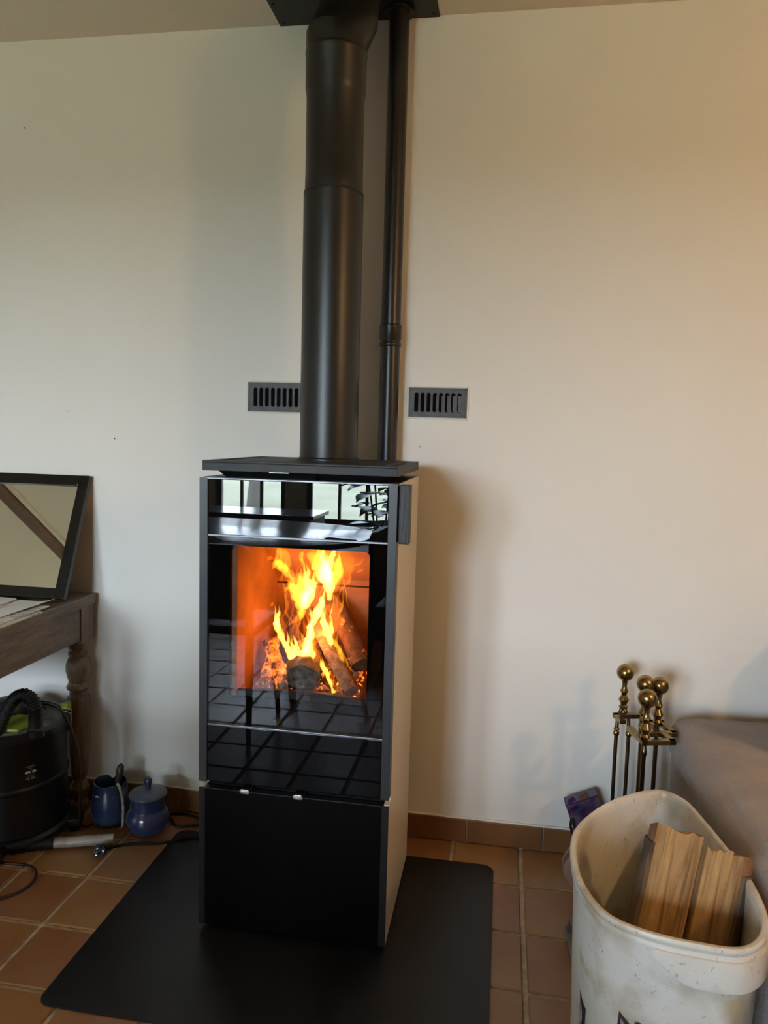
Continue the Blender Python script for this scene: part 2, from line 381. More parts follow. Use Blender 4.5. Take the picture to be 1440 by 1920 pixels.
def soft_box(a, b, r, bulge=(0, 0, 0), n=14, wob=0.0, seed=0):      # upholstery: rounded box with bulging faces
    c = [(p + q) / 2 for p, q in zip(a, b)]; h = [(q - p) / 2 for p, q in zip(a, b)]
    bm = bmesh.new(); bmesh.ops.create_cube(bm, size=2); bmesh.ops.subdivide_edges(bm, edges=bm.edges[:], cuts=n, use_grid_fill=True)
    V = []
    for v in bm.verts:
        u = v.co.copy(); u = Vector([math.copysign(abs(t) ** .8, t) for t in u])
        p = Vector([u[i] * h[i] for i in range(3)]); q = Vector([max(-(h[i] - r), min(h[i] - r, p[i])) for i in range(3)])
        d = p - q
        if d.length > 1e-9: p = q + d.normalized() * min(r, max(abs(d[0]), abs(d[1]), abs(d[2])))
        for i in range(3):
            j, k = (i + 1) % 3, (i + 2) % 3
            p[i] += u[i] * bulge[i] * (1 - u[j] ** 2) * (1 - u[k] ** 2)
        if wob: p += p.normalized() * wob * noise.noise(Vector((p.x * 9 + seed, p.y * 9, p.z * 9)))
        V.append((p.x + c[0], p.y + c[1], p.z + c[2]))
    F = [[v.index for v in f.verts] for f in bm.faces]; bm.free()
    return V, F
def text_verts(s, size):
    cu = bpy.data.curves.new('t', 'FONT'); cu.body = s; cu.size = size; cu.align_x = 'CENTER'; cu.align_y = 'CENTER'
    o = bpy.data.objects.new('t', cu); C.objects.link(o)
    dg = bpy.context.evaluated_depsgraph_get(); me = o.evaluated_get(dg).to_mesh()
    V = [(v.co.x, v.co.y) for v in me.vertices]; F = [tuple(p.vertices) for p in me.polygons]
    o.evaluated_get(dg).to_mesh_clear(); bpy.data.objects.remove(o); bpy.data.curves.remove(cu)
    return V, F

# ================================================================ THE ROOM
XL, XR, H = -3.6, 3.1, 2.414
b = MB().box((XL - .1, FRONT_Y - .15, -.12), (XR + .1, .12, -.005))
floor = struct(b.build('floor', 'grout', smooth=0))
xj = [-1.52, -1.32, -1.12, -.921, -.7275, -.5315, -.335, -.138, .062, .262, .4646, .667, .87, 1.07, 1.27]
yj = [.0014 - .2027 * k for k in range(28)]
def tile_mesh(w, d):
    g = .0058; t = MB()
    t.add([(-w / 2 + g, -d / 2 + g, -.012), (w / 2 - g, -d / 2 + g, -.012), (w / 2 - g, d / 2 - g, -.012), (-w / 2 + g, d / 2 - g, -.012),
           (-w / 2 + g, -d / 2 + g, -.0022), (w / 2 - g, -d / 2 + g, -.0022), (w / 2 - g, d / 2 - g, -.0022), (-w / 2 + g, d / 2 - g, -.0022),
           (-w / 2 + g + .003, -d / 2 + g + .003, 0), (w / 2 - g - .003, -d / 2 + g + .003, 0), (w / 2 - g - .003, d / 2 - g - .003, 0), (-w / 2 + g + .003, d / 2 - g - .003, 0)],
          [(8, 9, 10, 11), (4, 5, 9, 8), (5, 6, 10, 9), (6, 7, 11, 10), (7, 4, 8, 11), (0, 1, 5, 4), (1, 2, 6, 5), (2, 3, 7, 6), (3, 0, 4, 7)])
    return t
cache = {}
for i in range(len(xj) - 1):
    w = round(xj[i + 1] - xj[i], 4)
    if w not in cache:
        o = tile_mesh(w, .2027).build('tile', 'tile', smooth=0); cache[w] = o.data; bpy.data.objects.remove(o)
    for k in range(11):
        o = place(cache[w], 'tile', ((xj[i] + xj[i + 1]) / 2, (yj[k] + yj[k + 1]) / 2, random.uniform(-.0006, .0004)), floor)
        o.rotation_euler = (random.uniform(-.002, .002), random.uniform(-.002, .002), 0)
rest = MB()                                   # tiles far behind the camera, met only in reflections
T0 = tile_mesh(.2, .2027)
xs = [XL + .05 + .2 * k for k in range(30)]
for k in range(11, 27):
    for x in xs:
        rest.add([(a + x, c + (yj[k] + yj[k + 1]) / 2, d) for a, c, d in T0.v], T0.f)
for k in range(11):
    for x in [-1.62 - .2 * j for j in range(6)] + [1.37 + .2 * j for j in range(8)]:
        rest.add([(a + x, c + (yj[k] + yj[k + 1]) / 2, d) for a, c, d in T0.v], T0.f)
o = rest.build('distant_tiles', 'tile', floor, smooth=0); o['kind'] = 'stuff'

wb_ = struct(MB().box((XL - .1, 0, -.1), (XR + .1, .12, H + .1)).build('wall_back', 'plaster', smooth=0))
for x, z, r in ((-1.149, 2.160, .0022), (-.856, 1.208, .0022), (-1.018, 1.290, .0018), (.117, 1.210, .002)):
    MB().lathe([(r, 0), (r * .4, .0012)], (x, -.0002, z), 8, ax=(0, -1, 0)).build('nail', 'dark', wb_)
struct(MB().box((XL - .12, FRONT_Y - .15, -.1), (XL, 0, H + .1)).build('wall_left', 'plaster', smooth=0))
struct(MB().box((XR, FRONT_Y - .15, -.1), (XR + .12, 0, H + .1)).build('wall_right', 'plaster', smooth=0))
struct(MB().box((XL - .1, FRONT_Y - .15, H), (XR + .1, .12, H + .1)).build('ceiling', 'ceiling', smooth=0))
b = MB()
edges = [XL] + [x for w in WINDOWS for x in w] + [XR]
for k in range(0, len(edges), 2): b.box((edges[k], FRONT_Y - .15, -.1), (edges[k + 1], FRONT_Y, H + .05))
for wa, wb in WINDOWS:
    b.box((wa, FRONT_Y - .15, -.1), (wb, FRONT_Y, WIN_Z[0])); b.box((wa, FRONT_Y - .15, WIN_Z[1]), (wb, FRONT_Y, H + .05))
struct(b.build('wall_front', 'plaster', smooth=0))
for k, (wa, wb) in enumerate(WINDOWS):
    z0, z1 = WIN_Z; y0, y1 = FRONT_Y - .09, FRONT_Y - .04; t = .05
    b = MB().box((wa, y0, z0), (wa + t, y1, z1)).box((wb - t, y0, z0), (wb, y1, z1)).box((wa + t, y0, z0), (wb - t, y1, z0 + t)).box((wa + t, y0, z1 - t), (wb - t, y1, z1))
    w = struct(b.build('window_%d' % (k + 1), 'win_frame', smooth=0, bevel=.004))
    n = 3
    for j in range(1, n):
        x = wa + t + (wb - wa - 2 * t) * j / n
        MB().box((x - .013, y0 + .008, z0 + t), (x + .013, y1 - .008, z1 - t)).build('glazing_bar', 'win_frame', w, smooth=0, bevel=.003)
    MB().box((wa + t, y0 + .01, 1.05), (wb - t, y1 - .01, 1.075)).build('glazing_bar', 'win_frame', w, smooth=0, bevel=.003)
    for j in range(n):
        xa = wa + t + (wb - wa - 2 * t) * j / n + .013; xb = wa + t + (wb - wa - 2 * t) * (j + 1) / n - .013
        MB().box((xa, y0 + .022, z0 + t), (xb, y0 + .026, z1 - t)).build('pane', 'window_glass', w, smooth=0)
    MB().box((wa - .04, FRONT_Y - .04, z0 - .03), (wb + .04, FRONT_Y + .10, z0)).build('sill', 'win_frame', w, smooth=0, bevel=.004)
# roof timbers seen in the mirror
struct(MB().obox((-2.79 + .1, -2.19, H - .012), (.115, 4.2, .03), ((1, .2, 0), (-.2, 1, 0), (0, 0, 1))).build('trim_1', 'beam', smooth=0, bevel=.008))
struct(MB().obox((-2.79 + .1 + .075, -2.175, H - .006), (.035, 4.2, .016), ((1, .2, 0), (-.2, 1, 0), (0, 0, 1))).build('trim_2', 'ceiling', smooth=0, bevel=.004))
# terracotta skirting along the back wall
bb = struct(MB().box((XL, -.005, 0), (XR, 0, .0745)).build('baseboard_back', 'grout', smooth=0))
sj = [-3.59 + .2245 * k for k in range(10)] + [-1.35, -1.115, -.87, -.626, -.395, -.163, .069, .300, .531, .762, .993, 1.22] + [1.22 + .234 * k for k in range(1, 9)]
for xa, xb in zip(sj, sj[1:]):
    MB().box((xa + .0018, -.0125, .003), (xb - .0018, -.002, .0755 + random.uniform(-.0006, .0012))).build('skirting_tile', 'skirting', bb, smooth=0, bevel=.0025)
pts = [(x, -.0055 - .003 * noise.noise(Vector((x * 14, 0, 0))), .0775 + .0016 * noise.noise(Vector((x * 22, 3, 0)))) for x in [-3.58 + .02 * k for k in range(333)]]
MB().tube(pts, [.0035 + .0012 * noise.noise(Vector((p[0] * 30, 7, 0))) for p in pts], 8).build('paint_edge', 'plaster', bb)

# ================================================================ THE STOVE
XS0, XS1, YF, YB = -.338, .133, -.5486, -.1448
st = thing('wood_stove', (-.1025, -.35, 0), 'tall black wood stove with cream sides and a fire burning behind its glass door', 'stove')
MB().box((XS0 + .03, YF + .05, .003), (XS1 - .03, YB - .03, .03)).build('plinth', 'stove_black', st, smooth=0)
b = MB().box((XS0 + .014, YF + .03, .025), (XS1 - .014, YB - .012, .372)).box((XS0 + .014, YF + .032, 1.002), (XS1 - .014, YB - .012, 1.128))
b.box((XS0 + .014, YF + .032, .386), (XS1 - .014, YB - .012, .575)).box((XS0 + .014, YF + .045, .372), (XS1 - .014, YB - .012, .386)).box((XS0 + .014, YB - .02, .57), (XS1 - .014, YB - .012, 1.002))
b.build('body', 'stove_black', st, smooth=0)
for x0, x1 in ((XS0, XS0 + .013), (XS1 - .013, XS1)):
    b = MB().prism([(YF + .006, .017), (YB, .017), (YB, 1.131), (YF + .034, 1.131), (YF + .034, .372), (YF + .006, .372)], x0, x1)
    b.v = [(z, x, y) for x, y, z in b.v]
    b.build('side_panel', 'cream', st, smooth=0, bevel=.0012)['label'] = 'cream enamelled side panel'
MB().box((XS0 + .002, YF + .02, 1.1295), (XS1 - .002, YB, 1.1315)).build('top_sheet', 'stove_black', st, smooth=0)
# cast top plate: bevelled collar below, recessed field above
def q(x0, x1, y0, y1, z): return [(x0, y0, z), (x1, y0, z), (x1, y1, z), (x0, y1, z)]
b = MB().hexa(q(-.286, .083, -.512, YB - .01, 1.1315), q(-.299, .098, -.533, YB - .004, 1.148))
b.build('collar', 'stove_black', st, smooth=0, bevel=.001)
MB().box((-.172, -.5325, 1.1318), (-.06, -.50, 1.1445)).build('air_slot', 'dark', st, smooth=0)
x0, x1, y0, y1 = -.3315, .1305, YF, YB + .01
tp = MB().box((x0, y0, 1.1475), (x1, y1, 1.1665))
for a, c in (((x0, y0, 1.1665), (x1, y0 + .020, 1.1712)), ((x0, y1 - .02, 1.1665), (x1, y1, 1.1712)), ((x0, y0 + .02, 1.1665), (x0 + .02, y1 - .02, 1.1712)), ((x1 - .02, y0 + .02, 1.1665), (x1, y1 - .02, 1.1712))): tp.box(a, c)
tpo = tp.build('top_plate', 'cast', st, smooth=0, bevel=.0012)
MB().box((x0 + .035, y0 + .035, 1.1665), (x1 - .035, y1 - .035, 1.1705)).build('cooking_plate', 'cast', tpo, smooth=0, bevel=.002)
MB().box((-.1685, YF - .0005, 1.1462), (-.122, YF + .012, 1.1482)).build('damper_slider', 'chrome', st, smooth=0, bevel=.0006)['label'] = 'bright metal slider tab under the top plate'
# door
d = MB()
for xa, xb in ((XS0, -.3175), (.1125, XS1)): d.box((xa, YF, .387), (xb, YF + .031, 1.130))
d.box((-.3175, YF + .010, .387), (.1125, YF + .031, .389)).box((-.3175, YF + .010, 1.126), (.1125, YF + .031, 1.130))
door = d.build('door', 'frame_grey', st, smooth=0, bevel=.0014)
MB().box((-.3170, YF + .004, .9975), (.1120, YF + .014, 1.1275)).build('upper_glass', 'black_glass', door, smooth=0, bevel=.0008)
MB().box((-.3170, YF + .004, .3885), (.1120, YF + .014, .5295)).build('lower_glass', 'low_glass', door, smooth=0, bevel=.0008)
MB().box((-.3170, YF + .004, .5340), (.1120, YF + .008, .9930)).build('fire_glass', 'door_glass', door, smooth=0)
hole = rrect(-.266, .606, .071, .972, .012, 5); outer = rrect(-.3170, .534, .1120, .993, .0005, 5)
v = [(x, YF + .0092, z) for x, z in outer] + [(x, YF + .0092, z) for x, z in hole] + [(x, YF + .0105, z) for x, z in outer] + [(x, YF + .0105, z) for x, z in hole]
n = len(hole); f = []
for i in range(n):
    j = (i + 1) % n; f += [(i, j, n + j, n + i), (2 * n + i, 3 * n + i, 3 * n + j, 2 * n + j), (n + i, n + j, 3 * n + j, 3 * n + i), (i, 2 * n + i, 2 * n + j, j)]
MB().add(v, f).build('glass_border', 'mask', door, smooth=0)
for z in (.9953, .5318):
    MB().box((-.3172, YF + .0025, z - .0021), (.1122, YF + .012, z + .0021)).build('glazing_strip', 'strip', door, smooth=0, bevel=.0005)
MB().box((XS0 + .001, YF + .001, 1.1285), (XS1 - .001, YF + .03, 1.1305)).build('top_edge', 'strip', door, smooth=0)
h = MB().box((XS1 + .0045, YF - .004, .9965), (XS1 + .029, YF + .026, 1.1305)).build('handle', 'ebony', door, smooth=0, bevel=.002)
h['label'] = 'upright black wood-grain grip'
MB().box((XS1 - .001, YF + .004, 1.00), (XS1 + .005, YF + .022, 1.127)).build('handle_bracket', 'dark', door, smooth=0)
# air controls between door and drawer
for x, z in ((-.219, .3745), (-.086, .3745)):
    b = MB().prism([(px + x, pz + z) for px, pz in rrect(-.0125, -.0058, .0125, .0058, .0052, 5)], YF - .007, YF + .03)
    b.v = [(p[0], p[2], p[1]) for p in b.v]
    b.build('air_knob', 'chrome', st, bevel=.0012)
dr = MB().box((XS0, YF, .018), (XS1, YF + .005, .3712)).box((XS0 + .0135, YF + .005, .019), (.1185, YF + .018, .3705)).build('drawer_front', 'drawer_glass', st, smooth=0, bevel=.0013)
for xa, xb in ((XS0 + .0004, XS0 + .0165), (XS1 - .0165, XS1 - .0004)):
    MB().box((xa, YF - .0008, .020), (xb, YF + .004, .3695)).build('edge_trim', 'stove_black', dr, smooth=0, bevel=.0004)
MB().box((XS0 + .014, YF + .001, .3702), (.118, YF + .020, .3716)).build('drawer_highlight', 'strip', dr, smooth=0)  # bright strip standing in for the highlight along the drawer's top edge
# firebox lining
zf = .592
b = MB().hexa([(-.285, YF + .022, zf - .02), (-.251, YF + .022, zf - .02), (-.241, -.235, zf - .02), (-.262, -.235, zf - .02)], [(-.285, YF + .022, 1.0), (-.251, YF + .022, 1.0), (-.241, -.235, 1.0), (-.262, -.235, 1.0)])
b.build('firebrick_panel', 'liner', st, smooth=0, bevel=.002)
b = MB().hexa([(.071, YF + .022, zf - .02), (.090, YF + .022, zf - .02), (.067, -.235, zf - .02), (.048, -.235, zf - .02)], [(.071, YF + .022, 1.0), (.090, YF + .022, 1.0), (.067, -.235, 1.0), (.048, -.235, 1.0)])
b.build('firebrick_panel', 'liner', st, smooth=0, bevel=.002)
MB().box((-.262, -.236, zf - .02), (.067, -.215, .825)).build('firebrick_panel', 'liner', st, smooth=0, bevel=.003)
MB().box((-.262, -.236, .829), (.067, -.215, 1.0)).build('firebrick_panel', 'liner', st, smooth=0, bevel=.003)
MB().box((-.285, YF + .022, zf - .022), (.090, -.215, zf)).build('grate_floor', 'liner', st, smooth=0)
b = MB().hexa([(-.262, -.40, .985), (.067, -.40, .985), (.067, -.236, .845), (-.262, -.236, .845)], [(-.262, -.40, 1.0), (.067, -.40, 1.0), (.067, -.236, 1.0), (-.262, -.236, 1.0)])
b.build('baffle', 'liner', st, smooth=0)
MB().box((-.285, YF + .022, 1.0), (.090, -.215, 1.004)).build('firebox_roof', 'dark', st, smooth=0)
pts = [(-.262 + .33 * k / 24, YF + .03, .612 + .010 * math.sin(math.pi * k / 24)) for k in range(25)]
b = MB(); b.rings([[(x, y - .006, zf - .002), (x, y + .006, zf - .002), (x, y + .006, z + .003), (x, y - .006, z + .003)] for x, y, z in pts]); b.build('log_guard', 'stove_black', st, smooth=0)

# ---------------------------------------------------------------- burning wood and flames
def rough_log(b, A, B_, r0_, r1_, seg=14, n=12, amp=.14, seed=0, mi=0, flat=None):
    A, B_ = Vector(A), Vector(B_); ax = (B_ - A).normalized(); X = ax.orthogonal().normalized(); Y = ax.cross(X); R = []
    for i in range(n + 1):
        t = i / n; c = A.lerp(B_, t); r = r0_ + (r1_ - r0_) * t; ring = []
        for k in range(seg):
            a = 2 * math.pi * k / seg
            rad = r * (1 + amp * noise.noise(Vector((math.cos(a) * 1.6 + seed, math.sin(a) * 1.6, t * 5))) + amp * .6 * noise.noise(Vector((math.cos(a) * 5, math.sin(a) * 5 + seed, t * 16))))
            if flat and math.cos(a - flat[0]) > flat[1]: rad *= flat[1] / math.cos(a - flat[0])
            ring.append(c + (X * math.cos(a) + Y * math.sin(a)) * rad)
        R.append(ring)
    return b.rings(R, True, mi)
LOGS = [
 ((.024, -.475, .617), (-.111, -.33, .752), .0190, .0195, 'log_ash', .10, 'ash-grey round log leaning diagonally from the lower corner of the fire'),
 ((-.100, -.478, .640), (-.120, -.345, .676), .0420, .0390, 'log_char', .26, 'thick charred log stub with its cut end facing the door glass'),
 ((.034, -.405, .664), (-.080, -.262, .800), .0265, .0245, 'log_brown', .16, 'thick brown log leaning behind the ash-grey diagonal log'),
 ((-.150, -.465, .611), (-.222, -.365, .694), .0190, .0165, 'log_ember', .18, 'short glowing log standing beside the charred stub'),
 ((-.216, -.420, .606), (-.220, -.300, .690), .0150, .0120, 'log_ember', .25, 'thin burnt-through log against the side firebrick'),
 ((-.163, -.335, .650), (-.175, -.285, .745), .0235, .0190, 'log_brown', .18, 'dark split log standing at the back of the fire'),
]
for k, (A, B_, ra, rb, m, amp, lab) in enumerate(LOGS):
    o = rough_log(MB(), A, B_, ra, rb, 16, 14, amp, seed=k * 3.1).build('burning_log', m, smooth=60)
    tag(o, lab, 'log', 'logs burning in the stove')
b = MB()
for k in range(170):
    x = random.uniform(-.23, .04); y = random.uniform(-.495, -.26); s = random.uniform(.004, .012)
    z = zf + s * .95 + max(0, .012 * (1 - ((x + .09) / .16) ** 2))
    b.obox((x, y, z), (s * 1.6, s, s), (Vector((random.random() - .5, random.random() - .5, .2)), Vector((random.random(), .6, random.random() - .5)).cross(Vector((0, 0, 1))), Vector((random.random() - .5, .1, 1))))
tag(b.build('ember_bed', 'ash', smooth=0), 'bed of glowing embers and ash under the burning logs', 'embers', kind='stuff')
FLAMES = [
 ('hot', [(-0.133,-0.43,0.67,0.0113),(-0.149,-0.43,0.69,0.0089),(-0.167,-0.43,0.722,0.0065),(-0.179,-0.43,0.748,0.0084),(-0.182,-0.43,0.768,0.0081),(-0.174,-0.43,0.794,0.001)]),
 ('hot', [(-0.111,-0.42,0.68,0.0145),(-0.103,-0.42,0.71,0.0113),(-0.098,-0.42,0.743,0.0094),(-0.091,-0.42,0.77,0.0077),(-0.076,-0.42,0.795,0.0113),(-0.07,-0.42,0.813,0.0097),(-0.063,-0.42,0.825,0.0016)]),
 ('mid', [(-0.135,-0.41,0.669,0.0097),(-0.117,-0.41,0.693,0.0097),(-0.119,-0.41,0.72,0.0045),(-0.126,-0.41,0.74,0.001)]),
 ('mid', [(-0.136,-0.38,0.763,0.0032),(-0.132,-0.38,0.79,0.0129),(-0.136,-0.38,0.816,0.0194),(-0.15,-0.38,0.835,0.0145),(-0.163,-0.38,0.854,0.0073),(-0.172,-0.38,0.867,0.001)]),
 ('hot', [(-0.135,-0.37,0.788,0.0065),(-0.123,-0.37,0.808,0.0161),(-0.112,-0.37,0.832,0.0145),(-0.103,-0.37,0.852,0.0081),(-0.093,-0.37,0.866,0.001)]),
 ('hot', [(-0.069,-0.36,0.814,0.0039),(-0.066,-0.36,0.836,0.0097),(-0.067,-0.36,0.859,0.0169),(-0.074,-0.36,0.882,0.021),(-0.08,-0.36,0.903,0.0129),(-0.087,-0.36,0.927,0.0013)]),
 ('mid', [(-0.055,-0.36,0.847,0.0065),(-0.047,-0.36,0.873,0.0137),(-0.041,-0.36,0.9,0.0113),(-0.043,-0.36,0.923,0.0039),(-0.045,-0.36,0.936,0.0008)]),
 ('mid', [(-0.088,-0.35,0.869,0.0097),(-0.095,-0.35,0.885,0.0178),(-0.104,-0.35,0.9,0.0097),(-0.109,-0.35,0.914,0.0016)]),
 ('mid', [(-0.161,-0.37,0.865,0.0019),(-0.173,-0.37,0.878,0.0081),(-0.189,-0.37,0.895,0.0113),(-0.205,-0.37,0.901,0.0089),(-0.213,-0.37,0.89,0.0013)]),
 ('out', [(-0.172,-0.35,0.868,0.0048),(-0.179,-0.35,0.891,0.0113),(-0.183,-0.35,0.914,0.0129),(-0.195,-0.35,0.93,0.0113),(-0.212,-0.35,0.937,0.0048)]),
 ('mid', [(-0.137,-0.34,0.888,0.0023),(-0.142,-0.34,0.906,0.0055),(-0.144,-0.34,0.922,0.0048),(-0.142,-0.34,0.938,0.001)]),
 ('out', [(-0.093,-0.33,0.859,0.0097),(-0.087,-0.33,0.892,0.0274),(-0.094,-0.33,0.919,0.0339),(-0.087,-0.33,0.939,0.0258)]),
 ('out', [(-0.123,-0.34,0.812,0.0081),(-0.134,-0.34,0.835,0.0242),(-0.144,-0.34,0.857,0.021),(-0.148,-0.34,0.877,0.0097)]),
 ('hot', [(-0.035,-0.45,0.715,0.0009),(-0.04,-0.45,0.736,0.0076),(-0.05,-0.45,0.761,0.0098),(-0.057,-0.45,0.782,0.0064),(-0.063,-0.45,0.795,0.0009)]),
 ('hot', [(-0.038,-0.44,0.721,0.0015),(-0.038,-0.44,0.753,0.0061),(-0.041,-0.44,0.784,0.0037),(-0.036,-0.44,0.823,0.0008)]),
 ('mid', [(0.009,-0.43,0.642,0.0008),(-0.006,-0.43,0.665,0.0042),(-0.018,-0.43,0.694,0.0061),(-0.03,-0.43,0.718,0.0061),(-0.038,-0.43,0.736,0.0012)]),
 ('mid', [(0.015,-0.42,0.645,0.0008),(-0.002,-0.42,0.671,0.0029),(-0.015,-0.42,0.697,0.0032),(-0.027,-0.42,0.719,0.001)]),
 ('hot', [(-0.021,-0.47,0.608,0.004),(-0.036,-0.47,0.644,0.0055),(-0.048,-0.47,0.668,0.0067),(-0.058,-0.47,0.691,0.0012)]),
 ('out', [(-0.037,-0.38,0.78,0.0013),(-0.03,-0.38,0.797,0.0058),(-0.022,-0.38,0.821,0.0008)]),
 ('out', [(-0.177,-0.4,0.731,0.0016),(-0.162,-0.4,0.757,0.0023),(-0.15,-0.4,0.784,0.0026),(-0.151,-0.4,0.816,0.0023),(-0.174,-0.4,0.843,0.0013),(-0.192,-0.4,0.85,0.0008)]),
 ('out', [(-0.18,-0.39,0.731,0.0016),(-0.162,-0.39,0.748,0.0026),(-0.145,-0.39,0.762,0.0048),(-0.132,-0.39,0.779,0.0081),(-0.129,-0.39,0.799,0.0032)]),
 ('out', [(-0.061,-0.36,0.817,0.0023),(-0.047,-0.36,0.85,0.0029),(-0.029,-0.36,0.878,0.0026),(-0.013,-0.36,0.903,0.0019),(0.014,-0.36,0.913,0.0036),(0.021,-0.36,0.929,0.0008)]),
 ('out', [(-0.224,-0.35,0.782,0.001),(-0.22,-0.35,0.791,0.0048),(-0.216,-0.35,0.796,0.0008)]),
 ('out', [(-0.233,-0.36,0.906,0.0016),(-0.228,-0.36,0.915,0.0065),(-0.214,-0.36,0.91,0.001)]),
 ('out', [(0.003,-0.35,0.887,0.001),(0.013,-0.35,0.893,0.0036),(0.023,-0.35,0.899,0.0008)]),
 ('mid', [(-0.112,-0.4,0.796,0.0016),(-0.108,-0.4,0.786,0.0019),(-0.098,-0.4,0.78,0.0019),(-0.092,-0.4,0.792,0.0008)]),
 ('out', [(-0.058,-0.33,0.824,0.0013),(-0.051,-0.33,0.804,0.0026),(-0.049,-0.33,0.774,0.0008)]),
 ('mid', [(-0.18,-0.38,0.833,0.001),(-0.166,-0.38,0.842,0.0055),(-0.153,-0.38,0.841,0.0065),(-0.133,-0.38,0.859,0.0039),(-0.137,-0.38,0.875,0.001)]),
 ('hot', [(-0.149,-0.44,0.666,0.0032),(-0.13,-0.44,0.677,0.0129),(-0.104,-0.44,0.688,0.0161),(-0.081,-0.44,0.693,0.0048)]),
]
for k in range(34):           # fine wisps curling up between the main tongues
    t_ = random.random(); x0_ = random.gauss(-.085, .05); z0_ = random.uniform(.70, .86); y0_ = random.uniform(-.44, -.30); L_ = random.uniform(.05, .11); d_ = random.uniform(-.35, .45)
    FLAMES.append(('out' if k % 3 else 'mid', [(x0_ + d_ * L_ * q_ + .016 * noise.noise(Vector((k * 2.7, q_ * 2.4, 1))), y0_, z0_ + L_ * q_, max(.0007, (.0032 if k % 3 else .0022) * math.sin(math.pi * (.08 + .9 * q_)))) for q_ in [j_ / 6 for j_ in range(7)]]))
for kind_, P_ in list(FLAMES[:29]):      # licks rising off the main tongues, and a dim sleeve round each hot one
    S = spline(P_, 5)
    if kind_ != 'out':
        for x_, y_, z_, r_ in S[2::4]:
            if r_ > .0048:
                h_ = r_ * random.uniform(2.2, 4.2) + .006; d_ = random.uniform(-.5, .6) * r_ * 1.6
                FLAMES.append((kind_, [(x_, y_ + random.uniform(-.01, .01), z_, r_ * .62), (x_ + d_ * .4, y_, z_ + h_ * .45, r_ * .52), (x_ + d_, y_, z_ + h_, r_ * .22), (x_ + d_ * 1.3, y_, z_ + h_ * 1.25, .0006)]))
    if kind_ == 'hot':
        FLAMES.append(('soft', [(x_ + .002, y_ + .006, z_ + .004, r_ * 1.7) for x_, y_, z_, r_ in P_]))
for x_, y_, z_, r_ in ((-.075, -.31, .875, .032), (-.13, -.31, .845, .026), (-.03, -.32, .905, .022), (-.10, -.34, .72, .026), (-.05, -.37, .77, .018)):   # soft broad flames behind
    FLAMES.append(('soft', [(x_ - .01, y_, z_ - .075, .003), (x_ - .004, y_, z_ - .04, r_ * .7), (x_, y_, z_, r_), (x_ + .008, y_, z_ + .035, r_ * .7), (x_ + .004, y_, z_ + .075, .002)]))
fire = thing('log_fire', (-.10, -.40, .64), 'yellow and orange flames rising from the logs inside the stove', 'fire')
for k, (kind, P_) in enumerate(FLAMES):
    S = spline(P_, 10); pts = []; rad = []
    for i, (x, y, z, r) in enumerate(S):
        w = min(r * 1.2, .006)
        pts.append((x + w * noise.noise(Vector((z * 42, k * 3.3, 1))), y + .006 * noise.noise(Vector((z * 30, k * 5.1, 9))), z)); rad.append(max(r, .0006) * (1 + .30 * noise.noise(Vector((z * 60, k * 2.2, 4)))))
    b = MB().tube(pts, rad, 14); b.v = [tuple(Vector(v_) + noise.noise_vector(Vector(v_) * 75) * min(.0042, .45 * max(rad)) + noise.noise_vector(Vector(v_) * 190) * min(.0014, .2 * max(rad))) for v_ in b.v]
    b.build('flame', kind, fire, smooth=180)
for loc, e in (((-.09, -.40, .735), FIRE), ((-.09, -.42, .80), FIRE * .5)):
    l = bpy.data.lights.new('fire_glow', 'POINT'); l.energy = e; l.color = (1, .17, .022); l.shadow_soft_size = .035
    lo = bpy.data.objects.new('fire_glow', l); C.objects.link(lo); lo.location = loc

# ================================================================ FLUE, AIR PIPE, CEILING PLATE, GRILLES
FX, FY, R1 = -.100, -.25, .0775
fl = thing('flue_pipe', (FX, FY, 1.17), 'thick matt black flue pipe rising from the stove top to the ceiling', 'pipe')
MB().lathe([(R1 + .006, 1.1705), (R1 + .006, 1.1745), (R1, 1.1775), (R1, 1.8515), (R1 - .0022, 1.852), (R1 - .0022, 1.8538), (R1, 1.8543), (R1, 1.860), (R1 - .001, 1.8615)], (FX, FY, 0), 56).build('lower_section', 'flue', fl)
R2 = .0742
MB().lathe([(R2 - .004, 1.857), (R2 + .0005, 1.8612), (R2 + .0005, 1.895), (R2, 1.896), (R2, 2.100), (R2 + .001, 2.104)], (FX, FY, 0), 56).build('upper_section', 'flue', fl)
# segmented elbow: straight socket, then two mitred pieces leaning to the side and back
def mitred(b, pts, r, seg=56):
    pts = [Vector(p) for p in pts]; R = []; dirs = [(pts[i + 1] - pts[i]).normalized() for i in range(len(pts) - 1)]
    X = Vector((1, 0, 0)); Y = Vector((0, 1, 0)); base = [X * math.cos(a) * r + Y * math.sin(a) * r for a in [2 * math.pi * k / seg for k in range(seg)]]
    prev = [pts[0] + v for v in base]; R.append(prev)
    for i in range(1, len(pts)):
        dn = dirs[i - 1]; nrm = (dn + dirs[i]).normalized() if i < len(dirs) else (dn if i > 1 else dn)
        if i == len(pts) - 1: nrm = Vector((0, 0, 1))
        cur = [p + dn * ((pts[i] - p).dot(nrm) / dn.dot(nrm)) for p in prev]; R.append(cur); prev = cur
    return b, R
R3 = .0775
b = MB().lathe([(R2 + .0005, 2.096), (R3 - .001, 2.108), (R3, 2.112), (R3, 2.190), (R3 + .0015, 2.194), (R3 + .0015, 2.200), (R3, 2.204)], (FX, FY, 0), 56)
b.build('elbow_socket', 'flue', fl)
b, R = mitred(MB(), [(FX, FY, 2.2035), (FX, FY, 2.230), (FX + .016, FY + .058, 2.316), (FX + .018, FY + .072, 2.42)], R3)
b.rings(R[:3]).build('elbow_segment', 'flue', fl, smooth=30)
MB().rings(R[2:]).build('elbow_segment', 'flue', fl, smooth=30)
